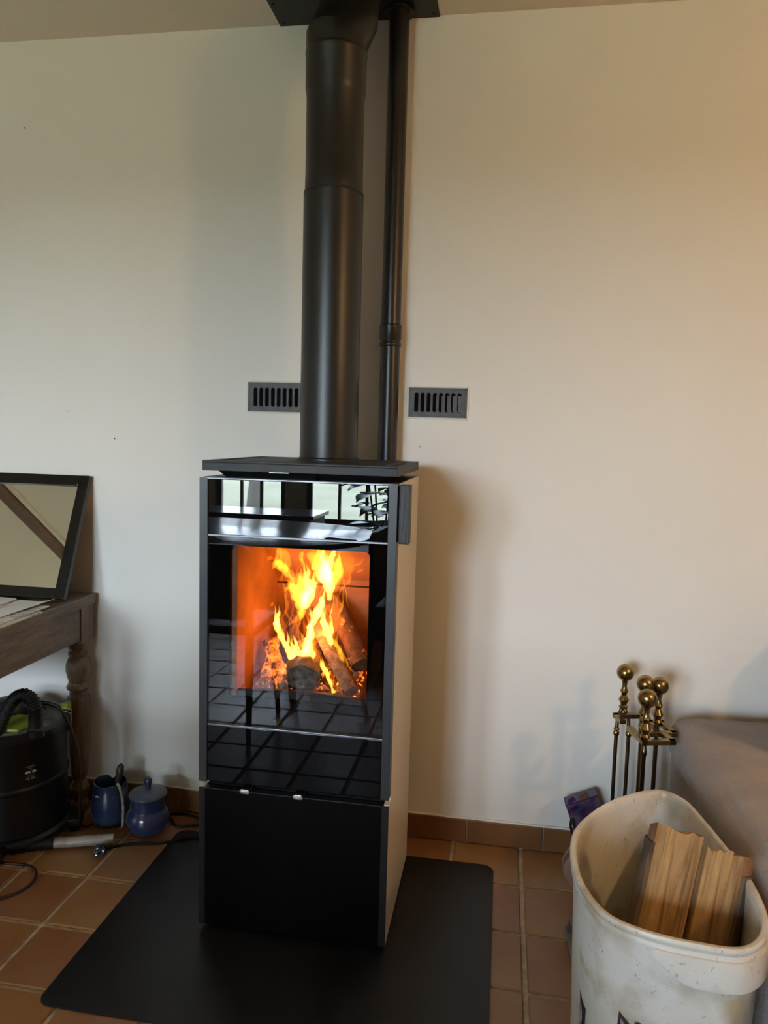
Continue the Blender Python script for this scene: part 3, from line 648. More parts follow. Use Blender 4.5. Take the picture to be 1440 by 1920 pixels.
ap = thing('air_pipe', (.0285, -.05, 1.17), 'slim gloss black air pipe running up the wall behind the flue', 'pipe')
RA = .0280
MB().lathe([(RA, .30), (RA, 1.500)], (.0285, -.05, 0), 36).build('lower_section', 'slim', ap)
MB().lathe([(RA + .0015, 1.494), (RA + .0032, 1.497), (RA + .0032, 1.505), (RA + .0012, 1.508), (RA + .0012, 1.512), (RA + .0034, 1.516), (RA + .0034, 1.545), (RA + .0042, 1.548), (RA + .0042, 1.554), (RA, 1.557)], (.0285, -.05, 0), 36).build('coupling', 'slim', ap)
MB().lathe([(RA, 1.556), (RA, 2.413)], (.0285, -.05, 0), 36).build('upper_section', 'slim', ap)
MB().lathe([(RA + .013, 2.398), (RA + .013, 2.402), (RA + .004, 2.408), (RA + .004, 2.413)], (.0285, -.05, 0), 36).build('rosette', 'slim', ap)
cp = thing('ceiling_plate', (-.1, -.25, 2.40), 'flat black steel plate on the ceiling where the pipes pass through', 'plate')
MB().box((-.327, -.52, 2.4095), (.135, -.001, 2.4139)).build('sheet', 'stove_black', cp, smooth=0, bevel=.001)
MB().lathe([(.100, 2.405), (.104, 2.4075), (.104, 2.4096)], (FX + .018, FY + .071, 0), 48).build('collar_ring', 'flue', cp)
for x, y in ((-.312, -.115), (.12, -.115), (-.312, -.02), (.12, -.02)):
    MB().lathe([(.003, 2.4085), (.003, 2.4097)], (x, y, 0), 10).build('screw', 'dark', cp)
def grille(x0, x1, z0, z1, lab, rot, blades):
    g = thing('vent_grille', ((x0 + x1) / 2, 0, (z0 + z1) / 2), lab, 'vent', 'cast iron air vents in the wall')
    n = 8; w = x1 - x0; p = w * .845 / n; xs0 = x0 + w * .0775; sw = p * .66; za, zb_ = z0 + (z1 - z0) * .17, z1 - (z1 - z0) * .17
    y0, y1 = -.004, 0
    b = MB()
    def face(y):   # plate with eight rounded slots, built as strips
        pass
    b.box((x0, y0, z0), (x1, y1, za)).box((x0, y0, zb_), (x1, y1, z1)).box((x0, y0, za), (xs0 + (p - sw) / 2, y1, zb_)).box((xs0 + p * (n - 1) + (p + sw) / 2, y0, za), (x1, y1, zb_))
    for k in range(n - 1): b.box((xs0 + p * k + (p + sw) / 2, y0, za), (xs0 + p * (k + 1) + (p - sw) / 2, y1, zb_))
    for k in range(n):                        # rounded slot ends
        xa, xb = xs0 + p * k + (p - sw) / 2, xs0 + p * k + (p + sw) / 2; r = sw / 2; xc = (xa + xb) / 2
        for zc, s in ((za, 1), (zb_, -1)):
            for side in (-1, 1):
                arc = [(xc + side * r * math.cos(t), zc + s * (r - r * math.sin(t))) for t in [math.pi / 2 * j / 4 for j in range(5)]]
                poly = [(xc + side * r, zc)] + arc
                m_ = len(poly); vv = [(x, y0, z) for x, z in poly] + [(x, y1, z) for x, z in poly]
                b.add(vv, [tuple(range(m_)), tuple(range(2 * m_ - 1, m_ - 1, -1))] + [(i, (i + 1) % m_, m_ + (i + 1) % m_, m_ + i) for i in range(m_)])
    b.build('grille_plate', 'iron', g, smooth=0)
    MB().box((x0 + .003, -.0008, z0 + .003), (x1 - .003, -.0002, z1 - .003)).build('cavity', 'dark', g, smooth=0)
    for k in range(n):
        if rot + k * blades > .12:
            xb = xs0 + p * k + (p + sw) / 2; ww = sw * min(.8, rot + k * blades)
            MB().box((xb - ww, -.0022, za + .002), (xb - .0003, -.0009, zb_ - .008)).build('shutter_blade', 'iron', g, smooth=0)
    # raised rim
    t = .003
    MB().box((x0, -.0055, z0), (x1, y0, z0 + t)).box((x0, -.0055, z1 - t), (x1, y0, z1)).box((x0, -.0055, z0), (x0 + t, y0, z1)).box((x1 - t, -.0055, z0), (x1, y0, z1)).build('rim', 'iron', g, smooth=0)
    pl = MB(); pp = [(x0 - .003, z0 - .003), (x1 + .003, z0 - .003), (x1 + .003, z1 + .003), (x0 - .003, z1 + .003)]
    L = [(a[0] + (c[0] - a[0]) * t_ , -.001, a[1] + (c[1] - a[1]) * t_) for a, c in zip(pp, pp[1:] + pp[:1]) for t_ in [j / 12 for j in range(12)]]
    L = [(x + .0012 * noise.noise(Vector((x * 60, z * 60, 1))), y, z + .0012 * noise.noise(Vector((x * 60, z * 60, 5)))) for x, y, z in L]
    pl.tube(L + [L[0]], .0032, 6).build('plaster_edge', 'plaster', g)
grille(.081, .2515, 1.298, 1.3835, 'dark iron wall vent standing clear of the pipes, slots half shut', -.35, .16)
grille(-.4135, -.2395, 1.304, 1.391, 'dark iron wall vent partly hidden behind the thick flue', -1, 0)

# ================================================================ HEARTH PLATE
o = MB().prism(rrect(-.5815, -.8492, .3863, -.1204, .032, 8), .0004, .0034).build('hearth_plate', 'hearth', smooth=30, bevel=.0006)
tag(o, 'matt black rectangular steel plate on the tiles under the stove', 'plate')

# ================================================================ TABLE WITH MIRROR AND PAPERS
TX1, TZ = -.916, .71
tb = thing('side_table', (-1.45, -.34, 0), 'old brown wooden table with turned legs standing against the wall', 'table')
b = MB()
tt = MB().box((-2.05, -.71, TZ - .033), (TX1, -.016, TZ)).build('tabletop', 'oak', tb, smooth=0, bevel=.004, seg=3)
MB().box((-1.93, -.145, .572), (TX1 - .05, -.13 + .02, TZ - .033)).build('apron', 'oak', tb, smooth=0, bevel=.003)
MB().box((-.957, -.60, .572), (-.9245, -.0965, TZ - .033)).build('apron', 'oak', tb, smooth=0, bevel=.003)
MB().box((-1.93, -.60, .572), (TX1 - .05, -.58, TZ - .033)).build('apron', 'oak', tb, smooth=0, bevel=.003)
LEG = [(.020, 0), (.026, .006), (.028, .02), (.021, .034), (.023, .046), (.030, .062), (.031, .075), (.022, .092), (.019, .10), (.024, .115), (.033, .22), (.0365, .335), (.037, .366), (.034, .378),
       (.026, .383), (.028, .390), (.024, .396), (.034, .404), (.037, .411), (.032, .420), (.029, .428), (.033, .445), (.0385, .466), (.0375, .485), (.031, .502), (.025, .510), (.029, .516), (.029, .524), (.024, .530), (.031, .541), (.035, .556), (.036, .566)]
for x, y in ((-.957, -.058), (-.957, -.645), (-1.96, -.066), (-1.96, -.645)):
    b = MB().lathe(LEG, (x, y, 0), 32); b.v = [(min(max(px, x - .037), x + .037), py, pz) for px, py, pz in b.v]
    b.box((x - .036, y - .036, .562), (x + .036, y + .036, TZ - .033))
    b.build('leg', 'oak_leg', tb, smooth=32)

tilt = math.radians(22.77); mu = Vector((0, math.sin(tilt), math.cos(tilt))); mn = Vector((0, -math.cos(tilt), math.sin(tilt))); mx_ = Vector((1, 0, 0))
mo = Vector((-.931, -.1755, TZ + .0045 + .0065))           # lower outer corner, front face
mr = thing('leaning_mirror', (-1.25, -.1, TZ), 'black framed mirror leaning against the wall on the table', 'mirror')
def mp(x, u, d): return mo + mx_ * x + mu * u + mn * d
MW, MH, FW_, FD = .66, .399, .034, .020
for x0, x1, u0, u1 in ((-FW_, 0, 0, MH), (-MW, -MW + FW_, 0, MH), (-MW + FW_, -FW_, 0, FW_), (-MW + FW_, -FW_, MH - FW_, MH)):
    lo = [mp(x0, u0, -FD), mp(x1, u0, -FD), mp(x1, u1, -FD), mp(x0, u1, -FD)]; hi = [mp(x0, u0, 0), mp(x1, u0, 0), mp(x1, u1, 0), mp(x0, u1, 0)]
    MB().hexa(lo, hi).build('frame_rail', 'mirror_frame', mr, smooth=0, bevel=.0035, seg=3)
g = [mp(-MW + FW_ - .004, FW_ - .004, -.010), mp(-FW_ + .004, FW_ - .004, -.010), mp(-FW_ + .004, MH - FW_ + .004, -.010), mp(-MW + FW_ - .004, MH - FW_ + .004, -.010)]
MB().hexa([p - mn * .003 for p in g], g).build('mirror_glass', 'mirror', mr, smooth=0)
g = [mp(-MW + .01, .01, -FD), mp(-.008, .01, -FD), mp(-.008, MH - .01, -FD), mp(-MW + .01, MH - .01, -FD)]
MB().hexa([p - mn * .004 for p in g], g).build('backing_board', 'backing', mr, smooth=0)

def sheet(name, pts, z, th, m, lab, cat, curl=None):
    n = len(pts); b = MB()
    def zz(x, y): return z + (curl(x, y) if curl else 0)
    # dense strip surface so a corner can curl
    N = 10; P = [Vector((*p, 0)) for p in pts]; top = []
    for i in range(N + 1):
        for j in range(N + 1):
            s, t = i / N, j / N
            p = (P[0] * (1 - s) + P[1] * s) * (1 - t) + (P[3] * (1 - s) + P[2] * s) * t
            top.append((p.x, p.y, zz(p.x, p.y) + th))
    k = (N + 1) ** 2; v = top + [(x, y, h - th) for x, y, h in top]; f = []
    for i in range(N):
        for j in range(N):
            a = i * (N + 1) + j; q_ = (a, a + N + 1, a + N + 2, a + 1); f += [q_, tuple(k + x for x in reversed(q_))]
    rim = [i * (N + 1) for i in range(N + 1)] + [N * (N + 1) + j for j in range(1, N + 1)] + [i * (N + 1) + N for i in range(N - 1, -1, -1)] + [j for j in range(N - 1, 0, -1)]
    for a, c in zip(rim, rim[1:] + rim[:1]): f.append((a, c, k + c, k + a))
    o = b.add(v, f).build(name, m, smooth=30); return tag(o, lab, cat, 'papers on the old table')
sheet('newspaper', [(-1.32, -.62), (-.916, -.62), (-.914, -.30), (-1.32, -.30)], TZ, .004, 'news', 'thick newspaper lying along the table edge at the bottom of the papers', 'newspaper')
sheet('newspaper', [(-1.36, -.60), (-.925, -.585), (-.930, -.245), (-1.36, -.265)], TZ + .0045, .003, 'news_b', 'newspaper with dark pictures in the middle of the pile on the table', 'newspaper')
def curl_a(x, y):
    d = max(0, (x + y * -.15 + 1.0)); return 2.2 * max(0, d) ** 2 if y > -.30 else 2.2 * d ** 2
sheet('loose_sheet', [(-1.25, -.51), (-.985, -.515), (-.938, -.205), (-1.20, -.20)], TZ + .0078, .0008, 'paper', 'white sheet with one corner curling up beside the mirror frame', 'paper', lambda x, y: 3.0 * max(0, x + 1.00) ** 2 * (1 if y > -.35 else max(0, 1 - (-.35 - y) / .1)))
sheet('folded_leaflet', [(-1.33, -.48), (-1.055, -.50), (-1.035, -.275), (-1.30, -.255)], TZ + .0088, .0015, 'news', 'printed leaflet lying on the newspapers under the tan envelope', 'leaflet')
sheet('envelope', [(-1.36, -.46), (-1.09, -.42), (-1.105, -.30), (-1.375, -.33)], TZ + .0106, .0012, 'manila', 'tan envelope lying on the pile of papers', 'envelope')
b = MB().prism(rrect(-1.36, -.285, -1.055, -.205, .02, 5), TZ + .0121, TZ + .0137)
tag(b.build('card', 'paper', smooth=30), 'white card with rounded corners on top of the papers by the mirror', 'card', 'papers on the old table')

# ================================================================ ASH VACUUM
VX, VY, VR = -1.070, -.242, .158
va = thing('ash_vacuum', (VX, VY, 0), 'black drum ash vacuum cleaner with ribbed hose standing under the table', 'vacuum cleaner')
MB().lathe([(VR - .006, .052), (VR, .058), (VR, .186), (VR + .0035, .190), (VR + .0045, .196), (VR + .0035, .202), (VR, .206), (VR, .338), (VR + .002, .342)], (VX, VY, 0), 64).build('drum', 'vac_black', va)
MB().lathe([(VR + .001, .338), (VR + .006, .340), (VR + .009, .348), (VR + .008, .360), (VR + .001, .366), (VR - .008, .366), (VR - .011, .358), (VR - .012, .350)], (VX, VY, 0), 64, closed=False).build('lid_rim', 'vac_plastic', va)
lid = MB().lathe([(VR - .008, .346), (VR - .012, .354), (VR - .05, .357), (.03, .360), (.0, .360)], (VX, VY, 0), 64).build('lid', 'vac_dust', va)
MB().prism([(-1.07, -.335), (-.985, -.325), (-.975, -.28), (-.985, -.235), (-1.02, -.215), (-1.10, -.22), (-1.15, -.27), (-1.13, -.32)], .358, .368).build('green_cover', 'vac_green', lid, smooth=0, bevel=.004)['label'] = 'lime green plastic panel'
MB().box((-.965, -.145, .360), (-.940, -.125, .385)).build('green_clip', 'vac_green', lid, smooth=0, bevel=.003)['label'] = 'lime green plastic tab'
MB().lathe([(.055, .357), (.055, .385), (.045, .40), (.0, .405)], (-1.10, -.19, 0), 32).build('motor_housing', 'vac_plastic', lid)
for a in (28, 208):                                     # lid clamps of bent wire
    ca, sa = math.cos(math.radians(a)), math.sin(math.radians(a)); P0 = Vector((VX + ca * (VR + .012), VY + sa * (VR + .012), .330)); T = Vector((-sa, ca, 0))
    MB().tube([P0 + T * .014, P0 + T * .014 + Vector((0, 0, .038)), P0 + T * .014 + Vector((-ca * .022, -sa * .022, .046)), P0 - T * .014 + Vector((-ca * .022, -sa * .022, .048)), P0 - T * .014 + Vector((0, 0, .038)), P0 - T * .014], .0016, 8).build('wire_clamp', 'chrome', va)
    MB().obox(P0 - Vector((ca * .004, sa * .004, .0)), (.036, .010, .034), (T, Vector((ca, sa, 0)), (0, 0, 1))).build('clamp_base', 'vac_plastic', va, smooth=0, bevel=.003)
# base with castors
bs = MB().lathe([(VR + .004, .030), (VR + .012, .034), (VR + .012, .044), (VR + .006, .050), (VR - .004, .054)], (VX, VY, 0), 64).build('base_ring', 'vac_plastic', va)
for a in (-70, 20, 110, 200):
    ca, sa = math.cos(math.radians(a)), math.sin(math.radians(a)); c = Vector((VX + ca * .168, VY + sa * .168, 0)); T = Vector((-sa, ca, 0)); Rv = Vector((ca, sa, 0))
    MB().obox(c + Vector((0, 0, .036)), (.064, .074, .024), (T, Rv, (0, 0, 1))).build('castor_bracket', 'vac_plastic', bs, smooth=0, bevel=.007, seg=3)
    b = MB()
    for s in (-1, 1): b.lathe([(.004, -.007), (.019, -.0065), (.021, -.002), (.021, .002), (.019, .0065), (.004, .007)], c + Rv * .014 + T * .013 * s + Vector((0, 0, .0215)), 24, ax=T)
    b.build('castor_wheel', 'vac_black', bs)
# hose: connector on the lid, ribbed loop out and back to the floor
CX, CY = -.932, -.318
MB().lathe([(.0245, .352), (.0245, .372), (.0205, .376), (.0195, .380), (.0195, .425), (.0205, .427), (.0205, .431)], (CX, CY, 0), 32).build('hose_connector', 'vac_plastic', va)
def ribbed(path, r, amp, pitch):
    S = [Vector(p) for p in spline(path, 24)]; L = [0]
    for a, c in zip(S, S[1:]): L.append(L[-1] + (c - a).length)
    n = int(L[-1] / pitch) * 4; pts = []; rad = []; j = 0
    for i in range(n + 1):
        s = L[-1] * i / n
        while j < len(L) - 2 and L[j + 1] < s: j += 1
        t = (s - L[j]) / max(1e-9, L[j + 1] - L[j]); pts.append(S[j].lerp(S[j + 1], t)); rad.append(r + amp * (0, 1, 1, 0)[i % 4])
    return MB().tube(pts, rad, 16)
ribbed([(CX, CY, .418), (CX - .001, CY, .440), (-.943, CY - .001, .462), (-.965, CY - .003, .472), (-.99, CY - .008, .460), (-1.013, CY - .014, .425), (-1.033, CY - .022, .375), (-1.058, CY - .032, .30), (-1.085, CY - .042, .22), (-1.10, CY - .052, .15),
        (-1.085, CY - .056, .085), (-1.045, CY - .048, .042), (-1.00, CY - .030, .0225), (-.975, CY - .014, .0205), (-.95, CY - .001, .0200)], .0165, .0030, .0072).build('hose', 'vac_black', va, smooth=60)
A = Vector((-.955, CY - .002, .0195)); D = Vector((-.730, -.238, .0195)) - A; D.normalize()
MB().lathe([(.0188, 0), (.0188, .012), (.0172, .016), (.0172, .062), (.0160, .066)], A, 28, ax=D).build('hose_grip', 'vac_plastic', va)
b = MB(); t0 = A + D * .060; R = []
b.lathe([(.0150, 0), (.0152, .002), (.0152, .165), (.0145, .172), (.0120, .168), (.0120, .03)], t0, 32, ax=D)
b.build('suction_tube', 'alu', va)['label'] = 'dull aluminium suction tube lying on the tiles'
MB().tube(spline([(-1.02, -.14, .36), (-.995, -.20, .40), (-.965, -.20, .405), (-.925, -.20, .383), (-.885, -.20, .310), (-.866, -.20, .226), (-.868, -.20, .141), (-.874, -.195, .07), (-.878, -.19, .03), (-.87, -.17, .0045), (-.86, -.15, .0042)], 8), .0038, 10).build('power_cable', 'cable_brown', va)
MB().tube(spline([(-1.05, -.40, .004), (-.98, -.395, .0040), (-.915, -.392, .0042), (-.872, -.415, .0040), (-.852, -.465, .0038), (-.868, -.52, .0038), (-.93, -.57, .0038), (-1.02, -.60, .0038), (-1.12, -.60, .0038)], 8), .0037, 10).build('loose_cable', 'cable_brown', va)
# printed label on the drum
def on_drum(u, w, z0, a0, lift): a = a0 + u / VR; return (VX + (VR + lift) * math.sin(a), VY - (VR + lift) * math.cos(a), z0 + w)
a0 = math.radians(55.0)
def print_on(b, poly_list, z0, lift=.0005):
    for V_, F_ in poly_list: b.add([on_drum(u, w, z0, a0, lift) for u, w in V_], F_)
def bar(u0, u1, w0, w1, n=6):
    V_ = [(u0 + (u1 - u0) * i / n, w) for w in (w0, w1) for i in range(n + 1)]; return V_, [(i, i + 1, n + 2 + i, n + 1 + i) for i in range(n)]
pill = [(u, w) for u, w in rrect(-.0155, -.0028, .0155, .0028, .0027, 5)]
b = MB(); print_on(b, [(pill, [tuple(range(len(pill)))])], .250); b.build('label_bar', 'white_print', va, smooth=0)
b = MB(); V_, F_ = text_verts('. - . - . -', .004); print_on(b, [([(u, w) for u, w in V_], F_)], .250, .0009); b.build('label_bar_text', 'dark', va, smooth=0)
b = MB(); print_on(b, [([(-.014, .006), (.014, .006), (.006, -.001), (.0, -.006), (-.006, -.001)], [(0, 1, 2, 3, 4)])], .262); b.build('label_emblem', 'grey_print', va, smooth=0)
b = MB()
for k in range(4): print_on(b, [bar(-.010 + .004 * abs(1.5 - k) * .2, .010, .0012 * k - .002, .0012 * k - .0014)], .263, .0009)
b.build('label_emblem_lines', 'dark', va, smooth=0)
b = MB(); print_on(b, [bar(-.020, .020, .0, .0006), bar(-.009, .010, -.004, -.0032), bar(-.012, .012, -.0065, -.0057), bar(-.011, .012, -.009, -.0082)], .245); b.build('label_small_print', 'grey_print', va, smooth=0)
b = MB(); V_, F_ = text_verts('CE', .0085); print_on(b, [([(u - .008, w) for u, w in V_], F_)], .2305)
for k in range(3): print_on(b, [bar(.0015 + k * .004, .0045 + k * .004, -.0025, -.0017), bar(.0015 + k * .004, .0045 + k * .004, .0015, .0023), bar(.0022 + k * .004, .0036 + k * .004, -.001, .001)], .2305)
b.build('label_marks', 'white_print', va, smooth=0)

# ================================================================ BLUE CERAMICS, CORD, CABLE
JX, JY = -.816, -.116
j = thing('notched_jar', (JX, JY, 0), 'tall dark blue glazed jar with a notched rim on the floor', 'jar')
JP = [(.040, 0), (.046, .004), (.0525, .022), (.0550, .045), (.0540, .068), (.0500, .095), (.0480, .112), (.0490, .126)]
JP = [(r * 1.06, h * 1.07) for r, h in JP]; S = spline(JP, 5); seg = 64; R = []
def notch(a): return .0115 * max(0, math.cos(a * 3 + .6)) ** 4
inner = [(r - .005, h) for r, h in reversed(S) if h > .012]
for prof, last in ((S, True), (inner, False)):
    for r, h in prof:
        t = max(0, (h - .10) / .035)
        R.append([(JX + (r - .75 * notch(a) * t) * math.cos(a), JY + (r - .75 * notch(a) * t) * math.sin(a), h - notch(a) * t * t + .0015 * t * math.sin(5 * a)) for a in [2 * math.pi * k / seg for k in range(seg)]])
MB().rings(R).build('body', 'glaze_blue', j, smooth=60)
MB().tube([(JX + (.0505 + .002) * math.cos(a), JY + .0525 * math.sin(a), .105 - .028 * math.sin((a + 2.35) / 1.5 * math.pi)) for a in [-2.35 + 1.5 * k / 20 for k in range(21)]], .0014, 8).build('glaze_drip', 'glaze_dusty', j)
MB().obox((JX - .012, JY - .050, .104), (.020, .004, .004), ((1, 0, 0), (0, 1, 0), (0, 0, 1))).build('moulded_bar', 'white_print', j, smooth=0, bevel=.0015)
p = thing('scoop_handle', (JX + .01, JY, .02), 'dark wooden handle sticking out of the notched blue jar', 'utensil')
b = MB().tube([(JX + .008, JY - .003, .020), (JX + .016, JY + .003, .09), (JX + .021, JY + .007, .130), (JX + .026, JY + .011, .162), (JX + .029, JY + .013, .180), (JX + .030, JY + .014, .187)], [.006, .007, .0090, .0115, .0100, .004], 18)
b.build('handle', 'handle_brown', p)
MB().obox((JX + .010, JY - .006, .016), (.03, .012, .012), ((1, 0, 0), (0, 1, 0), (0, 0, 1))).build('brush_head', 'chair_dark', p, smooth=0, bevel=.003)
pts = spline([(JX + .036, JY - .022, .137), (JX + .049, JY - .032, .130), (JX + .058, JY - .036, .104), (JX + .063, JY - .038, .07), (JX + .063, JY - .040, .03), (JX + .062, JY - .046, .008), (JX + .054, JY - .052, .004)], 7)
b = MB().tube(pts, [.0042 + .0016 * noise.noise(Vector((p_[2] * 90, 1, 2))) for p_ in pts], 10)
b.tube([(x + .002 * math.sin(k * 1.3), y - .003, z) for k, (x, y, z) in enumerate(pts[8:30])], .0016, 6)
o = b.build('jute_cord', 'cord'); tag(o, 'frayed beige cord hanging down between the two blue pots', 'cord')
PX, PY = -.672, -.150
pt_ = thing('lidded_pot', (PX, PY, 0), 'squat violet-blue glazed pot with a knobbed lid on the floor', 'pot')
PS = 1.1; PH = 1.24
S = spline([(.030, 0), (.036, .003), (.049, .014), (.0585, .031), (.060, .043), (.056, .056), (.0500, .064), (.0485, .069), (.0485, .090), (.0490, .098)], 5); S = [(r * PS, h * PH) for r, h in S]
MB().lathe(S, (PX, PY, 0), 56).build('body', 'glaze_violet', pt_, smooth=60)
lid2 = MB().lathe([(r * PS, h * PH) for r, h in [(.048, .0975), (.0515, .0985), (.0520, .101), (.0500, .104), (.040, .108), (.026, .1115), (.012, .113), (.0, .1135)]], (PX, PY, 0), 56).build('lid', 'glaze_dusty', pt_, smooth=60)
MB().lathe([(r * PS, h * PH) for r, h in [(.0085, .112), (.0075, .117), (.0085, .122), (.0105, .130), (.0098, .137), (.0055, .1425), (.0, .144)]], (PX, PY, 0), 28).build('knob', 'glaze_violet', lid2, smooth=60)
ec = thing('power_lead', (-.70, -.25, 0), 'black power lead with a plug, looping behind the blue pots to the stove', 'cable')
MB().tube(spline([(-.7515, -.277, .0055), (-.738, -.264, .0045), (-.704, -.240, .0042), (-.660, -.222, .0042), (-.61, -.212, .0042), (-.575, -.196, .0052), (-.54, -.172, .0076), (-.505, -.155, .0078), (-.465, -.135, .0078), (-.43, -.112, .0078), (-.425, -.086, .0060), (-.455, -.074, .0050), (-.50, -.078, .0044),
                  (-.545, -.092, .0042), (-.60, -.106, .0042), (-.635, -.070, .0042), (-.66, -.05, .0042), (-.625, -.034, .0050), (-.58, -.040, .0060), (-.54, -.056, .0060), (-.49, -.062, .0110), (-.44, -.052, .020), (-.40, -.05, .05), (-.36, -.07, .08)], 9), .0040, 10).build('lead', 'cable', ec)
P0 = Vector((-.744, -.312, .0215)); Dp = Vector((.18, -.90, .40)).normalized()
MB().lathe([(.006, -.040), (.010, -.034), (.0175, -.018), (.0185, -.004), (.0180, 0), (.0, .0)], P0, 28, ax=Dp).build('plug_body', 'cable', ec)
Xp = Vector((.95, .15, -.05)); Xp = (Xp - Dp * Xp.dot(Dp)).normalized(); Zp = Xp.cross(Dp) * -1
for s in (-1, 1): MB().lathe([(.0026, 0), (.0026, .017), (.0010, .019)], P0 + Zp * .0085 * s, 12, ax=Dp).build('plug_pin', 'chrome', ec)
fr_ = [P0 + Dp * .0006 - Xp * .0085 + Xp * a + Zp * c for a, c in ((-.004, -.0045), (.004, -.0045), (.004, .0045), (-.004, .0045))]
MB().tube(fr_ + [fr_[0]], .0009, 6).build('earth_clip', 'chrome', ec)
MB().obox(P0 + Dp * .0006 + Xp * .0125, (.002, .0015, .006), (Xp, Dp, Zp)).build('earth_clip', 'chrome', ec, smooth=0)

# ================================================================ BRASS FIRE TOOLS
SX, SY = .757, -.222
HANDLE = [(.0045, 0), (.0115, .003), (.0125, .007), (.0085, .013), (.0105, .020), (.0145, .027), (.0105, .035), (.0070, .041), (.0085, .047), (.0115, .052), (.0085, .058), (.0062, .066), (.0080, .078), (.0100, .083)]
def ball(r, h0, n=14): return [(max(.004, r * math.sin(t)), h0 + r - r * math.cos(t)) for t in [math.radians(24 + 156 * k / n) for k in range(n + 1)]]
RB = .0235
def handle_mesh(x, y, z): return MB().lathe(HANDLE + ball(RB, .081), (x, y, z), 36)
ts = thing('fire_tool_stand', (SX, SY, 0), 'brass fire tool stand whose thick centre post carries square hooks', 'stand')
MB().lathe([(.058, 0), (.060, .004), (.058, .010), (.04, .016), (.02, .022), (.010, .035)], (SX, SY, 0), 40).build('foot', 'brass', ts)
MB().lathe([(.0085, .03), (.0085, .482)], (SX, SY, 0), 24).build('post', 'brass_dark', ts)
handle_mesh(SX, SY, .508).build('finial', 'brass', ts)
MB().lathe([(.010, .480), (.012, .486), (.012, .504), (.009, .509)], (SX, SY, 0), 24).build('hub', 'brass', ts)
rot = math.radians(14)
def sp(x, y): return (SX + x * math.cos(rot) - y * math.sin(rot), SY + x * math.sin(rot) + y * math.cos(rot))
def hook(direction, reach=.088, name='hook'):
    a = direction; c_, s_ = math.cos(a), math.sin(a); b = MB(); hw, ht = .0165, .0120
    P_ = [(.006, -.036), (reach, -.036), (reach, .036), (reach - .036, .036)]
    for (x0, y0), (x1, y1) in zip(P_, P_[1:]):
        wA = Vector(sp(x0 * c_ - y0 * s_, x0 * s_ + y0 * c_) + (0,)); wB = Vector(sp(x1 * c_ - y1 * s_, x1 * s_ + y1 * c_) + (0,)); T = (wB - wA).normalized()
        b.obox((wA + wB) / 2 + Vector((0, 0, .492)), ((wB - wA).length + hw, hw, ht), (T, T.cross(Vector((0, 0, 1))), (0, 0, 1)))
    return b.build(name, 'brass', ts, smooth=0, bevel=.001)
for d_, rc in ((90, .088), (0, .066), (-90, .088)): hook(math.radians(d_), rc)
def tool(dx, dy, name, lab, build):
    x, y = sp(dx, dy); t = thing(name, (x, y, .03), lab, 'fire tool', 'brass fire tools hanging on the stand')
    handle_mesh(x, y, .500).build('handle', 'brass', t); build(t, x, y); return t
def poker(t, x, y):
    MB().lathe([(.0055, .06), (.0055, .455), (.0075, .460), (.0075, .468), (.0055, .472), (.0055, .502)], (x, y, 0), 20).build('shaft', 'brass_dark', t)
    MB().tube([(x, y, .085), (x, y, .05), (x + .012, y, .044), (x + .024, y, .052)], [.0055, .005, .004, .002], 10).build('hook_tip', 'brass_dark', t)
def shovel(t, x, y):
    MB().lathe([(.0055, .15), (.0055, .502)], (x, y, 0), 20).build('shaft', 'brass_dark', t)
    b = MB().hexa([(x + .009, y - .03, .03), (x + .012, y - .03, .03), (x + .012, y + .03, .03), (x + .009, y + .03, .03)], [(x + .004, y - .034, .155), (x + .007, y - .034, .155), (x + .007, y + .034, .155), (x + .004, y + .034, .155)])
    b.build('pan', 'brass', t, smooth=0, bevel=.001)
def tongs(t, x, y):
    for s in (-1, 1):
        MB().tube([(x + .004 * s, y, .500), (x + .014 * s, y - .006, .480), (x + .0165 * s, y - .010, .440), (x + .0165 * s, y - .012, .25), (x + .012 * s, y - .012, .06)], .0052, 14).build('arm', 'brass_dark', t)
        MB().lathe([(.0055, .425), (.0085, .430), (.0085, .437), (.0062, .441), (.0085, .445), (.0062, .450)], (x + .0165 * s, y - .0105, 0), 18).build('collar', 'brass', t)
        MB().lathe([(.012, -.002), (.012, .002)], (x + .012 * s, y - .012, .055), 18, ax=(s, 0, 0)).build('grip_disc', 'brass_dark', t)
tool(-.005, .118, 'fire_tongs', 'brass ball-handled tongs with two arms, hanging nearest the wall', tongs)
tool(.043, .010, 'fire_shovel', 'brass ball-handled shovel hanging on the hook beside the sofa', shovel)
tool(-.034, -.086, 'fire_poker', 'brass ball-handled poker hanging on the hook nearest the white bucket', poker)

# ================================================================ SOFA
so = thing('sofa', (1.4, -.9, 0), 'taupe fabric sofa with a wide rounded arm beside the white bucket', 'sofa')
V_, F_ = soft_box((.850, -1.75, .028), (1.13, -.105, .415), .030, (.018, .012, 0), 16, .004, 2); V_ = [(x if x < .95 else x, y, z) for x, y, z in V_]
MB().add(V_, F_).build('arm_side', 'fabric', so, smooth=70)
V_, F_ = soft_box((.834, -1.76, .375), (1.19, -.098, .508), .070, (.004, .010, .022), 24, .008, 5)
MB().add(V_, F_).build('arm_pad', 'fabric', so, smooth=70)
MB().tube(spline([(.842, -1.72, .414), (.838, -1.2, .416), (.838, -.7, .415), (.840, -.3, .416), (.846, -.125, .417)], 10), .0035, 8).build('seam_piping', 'fabric', so)
V_, F_ = soft_box((1.14, -1.75, .05), (2.6, -.30, .40), .05, (0, 0, .01)); MB().add(V_, F_).build('seat', 'fabric', so, smooth=70)
V_, F_ = soft_box((1.23, -.37, .05), (2.6, -.06, .85), .05, (.004, .03, .01)); MB().add(V_, F_).build('backrest', 'fabric', so, smooth=70)
